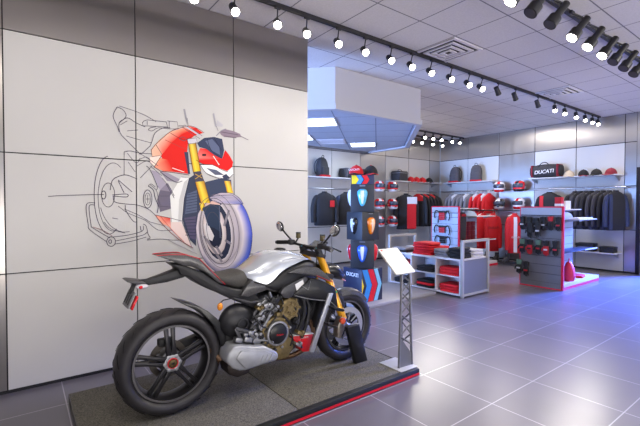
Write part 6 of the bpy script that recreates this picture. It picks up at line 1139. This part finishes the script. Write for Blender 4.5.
for i, (x, l) in enumerate(((7.98, .36), (8.32, .24))):
    o = MB().bx(-l/2, l/2, -.09, .09, 0, .022).build('shrink_wrapped_pack', mat('pack_white', 'e6eaf2', .25), loc=(x, 2.96, 1.1525), bevel=.003); tag(o, f'flat white pack on the step shelf of the glove stand, {("longer", "shorter")[i]} one', 'pack', 'white packs on the step shelf')
t = thing('product_box', 'small red box with white band on the upper shelf of the glove stand', 'box', (7.22, 2.95, 1.332))
MB().bx(-.05, .05, -.05, .05, 0, .20).build('box_body', GRD, t, bevel=.003); MB().bx(-.051, .051, -.051, .051, .05, .09).build('white_band', WHT, t, smooth=False)
# dark footwear under the red garments
def boot(label, loc, rz, c):
    t = thing('riding_shoe', label, 'shoe', loc, rz, 'riding shoes under the red garments')
    MB().loft([[(dx+hw*math.cos(2*PI*k/14), d*math.sin(2*PI*k/14), z) for k in range(14)] for z, hw, d, dx in ((.02, .13, .045, .05), (.06, .125, .045, .045), (.09, .08, .045, .0), (.12, .055, .045, -.02), (.17, .055, .045, -.02), (.19, .055, .046, -.02))]).build('shoe_upper', c, t)
    MB().loft([[(.05+.138*math.cos(2*PI*k/14), .05*math.sin(2*PI*k/14), z) for k in range(14)] for z in (0, .022)]).build('sole', BKM, t)
for i in range(4): boot(f'dark riding shoe on the shelf of the floor rack, {ORD[i]} from the left', (9.16, 5.65-.26*i, .067), PI, (JBK, JGR)[i % 2])
# ------------------------------------------------------------------ track lighting
LENS = emit('lamp_lens', (1.0, .95, .88), 30.0)
TRK = mat('track_black', '1c1b20', .5)
def track(x0, x1, y, label):
    t = thing('lighting_track', label, 'lighting track', ((x0+x1)/2, y, CEIL))
    L_ = (x1-x0)/2; MB().bx(-L_, L_, -.018, .018, -.036, -.0005).build('track_rail', TRK, t, smooth=False)
    MB().bx(-L_, L_, -.008, .008, -.0375, -.0355).build('track_slot', DARKGAP, t, smooth=False)
WARM = (1.0, .93, .84)
def lamp(label, x, y, z, aim, group, style, watts, size=60):
    t = thing('track_spotlight', label, 'spotlight', (x, y, z), 0, group)
    d = Vector(aim).normalized(); top = CEIL-.038-z
    def at(k): return d*k
    if style == 'can':
        MB().bx(-.03, .03, -.014, .014, top-.025, top).build('track_adapter', TRK, t, bevel=.003)
        piv = at(-.075); MB().tube([(piv.x, piv.y, piv.z), (0, 0, top-.02)], .007, n=8).build('stem', TRK, t)
        h = MB().tube([at(-.13), at(-.125), at(-.03), at(-.0), at(.0)], [.02, .034, .036, .042, .040], n=18).build('lamp_housing', TRK, t)
        MB().tube([at(.0005), at(.004)], .035, n=18).build('lens', LENS if watts else mat('unlit_lens', '55535a', .2), h)
    else:
        MB().bx(-.035, .035, -.014, .014, top-.03, top).build('track_adapter', TRK, t, bevel=.003)
        piv = at(-.17); MB().tube([(piv.x, piv.y, piv.z), (piv.x, piv.y, (piv.z+top)/2), (0, -.0, top-.02)], .011, n=8).build('stem', TRK, t)
        h = MB().tube([at(-.25), at(-.245), at(-.10), at(-.085), at(-.02), at(0), at(.0)], [.02, .033, .033, .054, .056, .058, .050], n=20).build('lamp_housing', mat('housing_black', '17171b', .35), t)
        MB().tube([at(.0005), at(.004)], .047, n=18).build('lens', LENS if watts else mat('unlit_lens', '55535a', .2), h)
    if watts:
        li = bpy.data.lights.new('spot_lamp', 'SPOT'); li.energy = watts; li.spot_size = math.radians(size); li.spot_blend = .9; li.shadow_soft_size = .035; li.color = WARM
        lo = bpy.data.objects.new('spot_lamp', li); col.objects.link(lo); lo.parent = t
        lo.location = at(.02); lo.rotation_euler = d.to_track_quat('-Z', 'Y').to_euler()
track(-1.2, 9.8, 3.23, 'long black lighting track running from the mural wall to the right wall')
xs1 = [.35, .75, 1.14, 1.50, 1.92, 2.25, 2.65, 3.03, 3.44, 3.80, 4.17, 4.59, 5.00, 5.32]
A1 = [(.02, -.62, -.78), (-.1, -.75, -.66)]
vis = 0
for i, x in enumerate(xs1):
    if i < 2: lb = f'lit spotlight at the left end of the long track, {("outer", "inner")[i]} one'
    else: lb = f'lit spotlight on the long track, {ORD[i-2]} from the left in the picture'
    lamp(lb, x, 3.21, 3.06, (-.35-.05*i*0, -.72, -.60) if x > 1.6 else (-.1, -.7, -.7), 'spotlights on the long track', 'can', 26)
for i, x in enumerate((5.75, 6.26, 7.01)):
    lamp(f'dark unlit spotlight on the long track, {ORD[i]} of three past the lit row', x, 3.21, 3.06, (.75, .1, -.65), 'spotlights on the long track', 'can', 0)
for i, x in enumerate((7.64, 8.05, 8.56, 8.99, 9.36, 9.66)):
    lamp(f'lit spotlight on the long track near the right wall, {ORD[i]} from the unlit ones', x, 3.21, 3.08, (-.5, -.3, -.8), 'spotlights on the long track', 'can', 44, 140)
track(2.0, 7.6, 1.67, 'black lighting track with big cylinder spotlights at the top right')
lit2 = [1, 0, 0, 1, 1, 1, 0, 0, 0]
for i, x in enumerate((3.06, 3.38, 3.73, 4.19, 4.56, 4.95, 5.26, 5.60, 5.95)):
    lamp(f'black cylinder spotlight on the top right track, {ORD[i]} from the left, {"lit" if lit2[i] else "unlit"}', x, 1.62, 2.98, (-.52, .34, -.78), 'cylinder spotlights on the top right track', 'cylinder', 95 if lit2[i] else 0, 130)
track(7.1, 9.85, 6.50, 'short black lighting track in the far corner, nearer one')
for i, x in enumerate((7.73, 8.19, 8.52, 8.86, 9.33, 9.68)): lamp(f'lit spotlight on the nearer far corner track, {ORD[i]} from the left', x, 6.50, 3.10, (-.5, -.55, -.65), 'spotlights in the far corner', 'can', 34, 120)
track(7.1, 9.85, 7.02, 'short black lighting track in the far corner, by the rear wall')
for i, x in enumerate((8.35, 8.72, 9.18, 9.62)): lamp(f'lit spotlight on the far corner track by the rear wall, {ORD[i]} from the left', x, 7.02, 3.08, (-.5, -.6, -.65), 'spotlights in the far corner', 'can', 20, 120)

# ------------------------------------------------------------------ daylight, ceiling fluorescents and added fill lights
def area(name, loc, rot, sx, sy, watts, c):
    li = bpy.data.lights.new(name, 'AREA'); li.shape = 'RECTANGLE'; li.size = sx; li.size_y = sy; li.energy = watts; li.color = c
    o = bpy.data.objects.new(name, li); col.objects.link(o); o.location = loc; o.rotation_euler = rot; return o
area('front_window_fill', (3.6, Y0-.25, 1.4), (PI/2, 0, 0), 12.4, 2.5, 95, (1.0, .95, .88))  # flat warm fill added behind the camera, at the unseen front window
d_ = Vector((4.0, 1.6, 3.3))-Vector((3.8, -4.6, .3))
pv = area('added_ceiling_uplight', (3.8, -4.6, .3), d_.to_track_quat('-Z', 'Y').to_euler(), 13, 2, 380, (1.0, .93, .86)); pv.data.spread = math.radians(75)  # added uplight outside the front window, brightens the ceiling
d_ = Vector((8.0, 2.1, 0))-Vector((12.4, 1.0, 2.7))
sky = area('door_daylight', (12.4, 1.0, 2.7), (0, 0, 0), 3.0, 1.2, 1250, (.07, .17, 1.0)); sky.rotation_euler = d_.to_track_quat('-Z', 'Y').to_euler(); sky.data.spread = math.radians(45)
area('rear_window_daylight', (X0-.25, 5.77, 1.35), (PI/2, 0, -PI/2), 3.0, 2.4, 620, (.14, .34, 1.0))
for x, y, w_ in ((.2, .6, 55), (3.0, .2, 55), (6.0, .4, 45), (.2, -1.6, 40), (8.4, 4.6, 60), (8.6, 2.0, 30), (6.3, 5.6, 30)):  # added overhead fill, no fixtures hang here
    area('added_ceiling_fill', (x, y, CEIL-.01), (0, 0, 0), 1.15, .55, w_, (1.0, .94, .88))
for x, y, w_ in ((3.9, 5.2, 28), (5.95, 6.45, 22)):
    area('fluorescent_lamp', (x, y, 2.66), (0, 0, PI/4), .6, .5, w_, (.62, .76, 1.0))
d_ = Vector((4.4, 5.6, 2.7))-Vector((-5.4, 5.8, .3))
rb = area('added_rear_uplight', (-5.4, 5.8, .3), d_.to_track_quat('-Z', 'Y').to_euler(), 3.2, 1.2, 400, (.32, .50, 1.0)); rb.data.spread = math.radians(50)  # added blue uplight for the lower ceiling, through the rear window
wd = bpy.data.worlds.new('world'); bpy.context.scene.world = wd; wd.use_nodes = True
wd.node_tree.nodes['Background'].inputs[0].default_value = (.45, .6, 1.0, 1); wd.node_tree.nodes['Background'].inputs[1].default_value = .8

# ------------------------------------------------------------------ camera
cam = bpy.data.cameras.new('camera'); cam.sensor_width = 36; cam.lens = 399.57/640*36; cam.clip_start = .05
co = bpy.data.objects.new('camera', cam); col.objects.link(co)
yaw, pitch = .927286, -.01981
co.location = (0, 0, 1.4); co.rotation_euler = (PI/2+pitch, 0, yaw-PI/2)
sc = bpy.context.scene; sc.camera = co
sc.view_settings.view_transform = 'Standard'; sc.view_settings.look = 'None'; sc.view_settings.gamma = 1.0; sc.view_settings.use_curve_mapping = False
sc.view_settings.exposure = -.46
sc.cycles.use_denoising = True; sc.cycles.max_bounces = 8; sc.cycles.diffuse_bounces = 4; sc.cycles.glossy_bounces = 4; sc.cycles.sample_clamp_indirect = 6
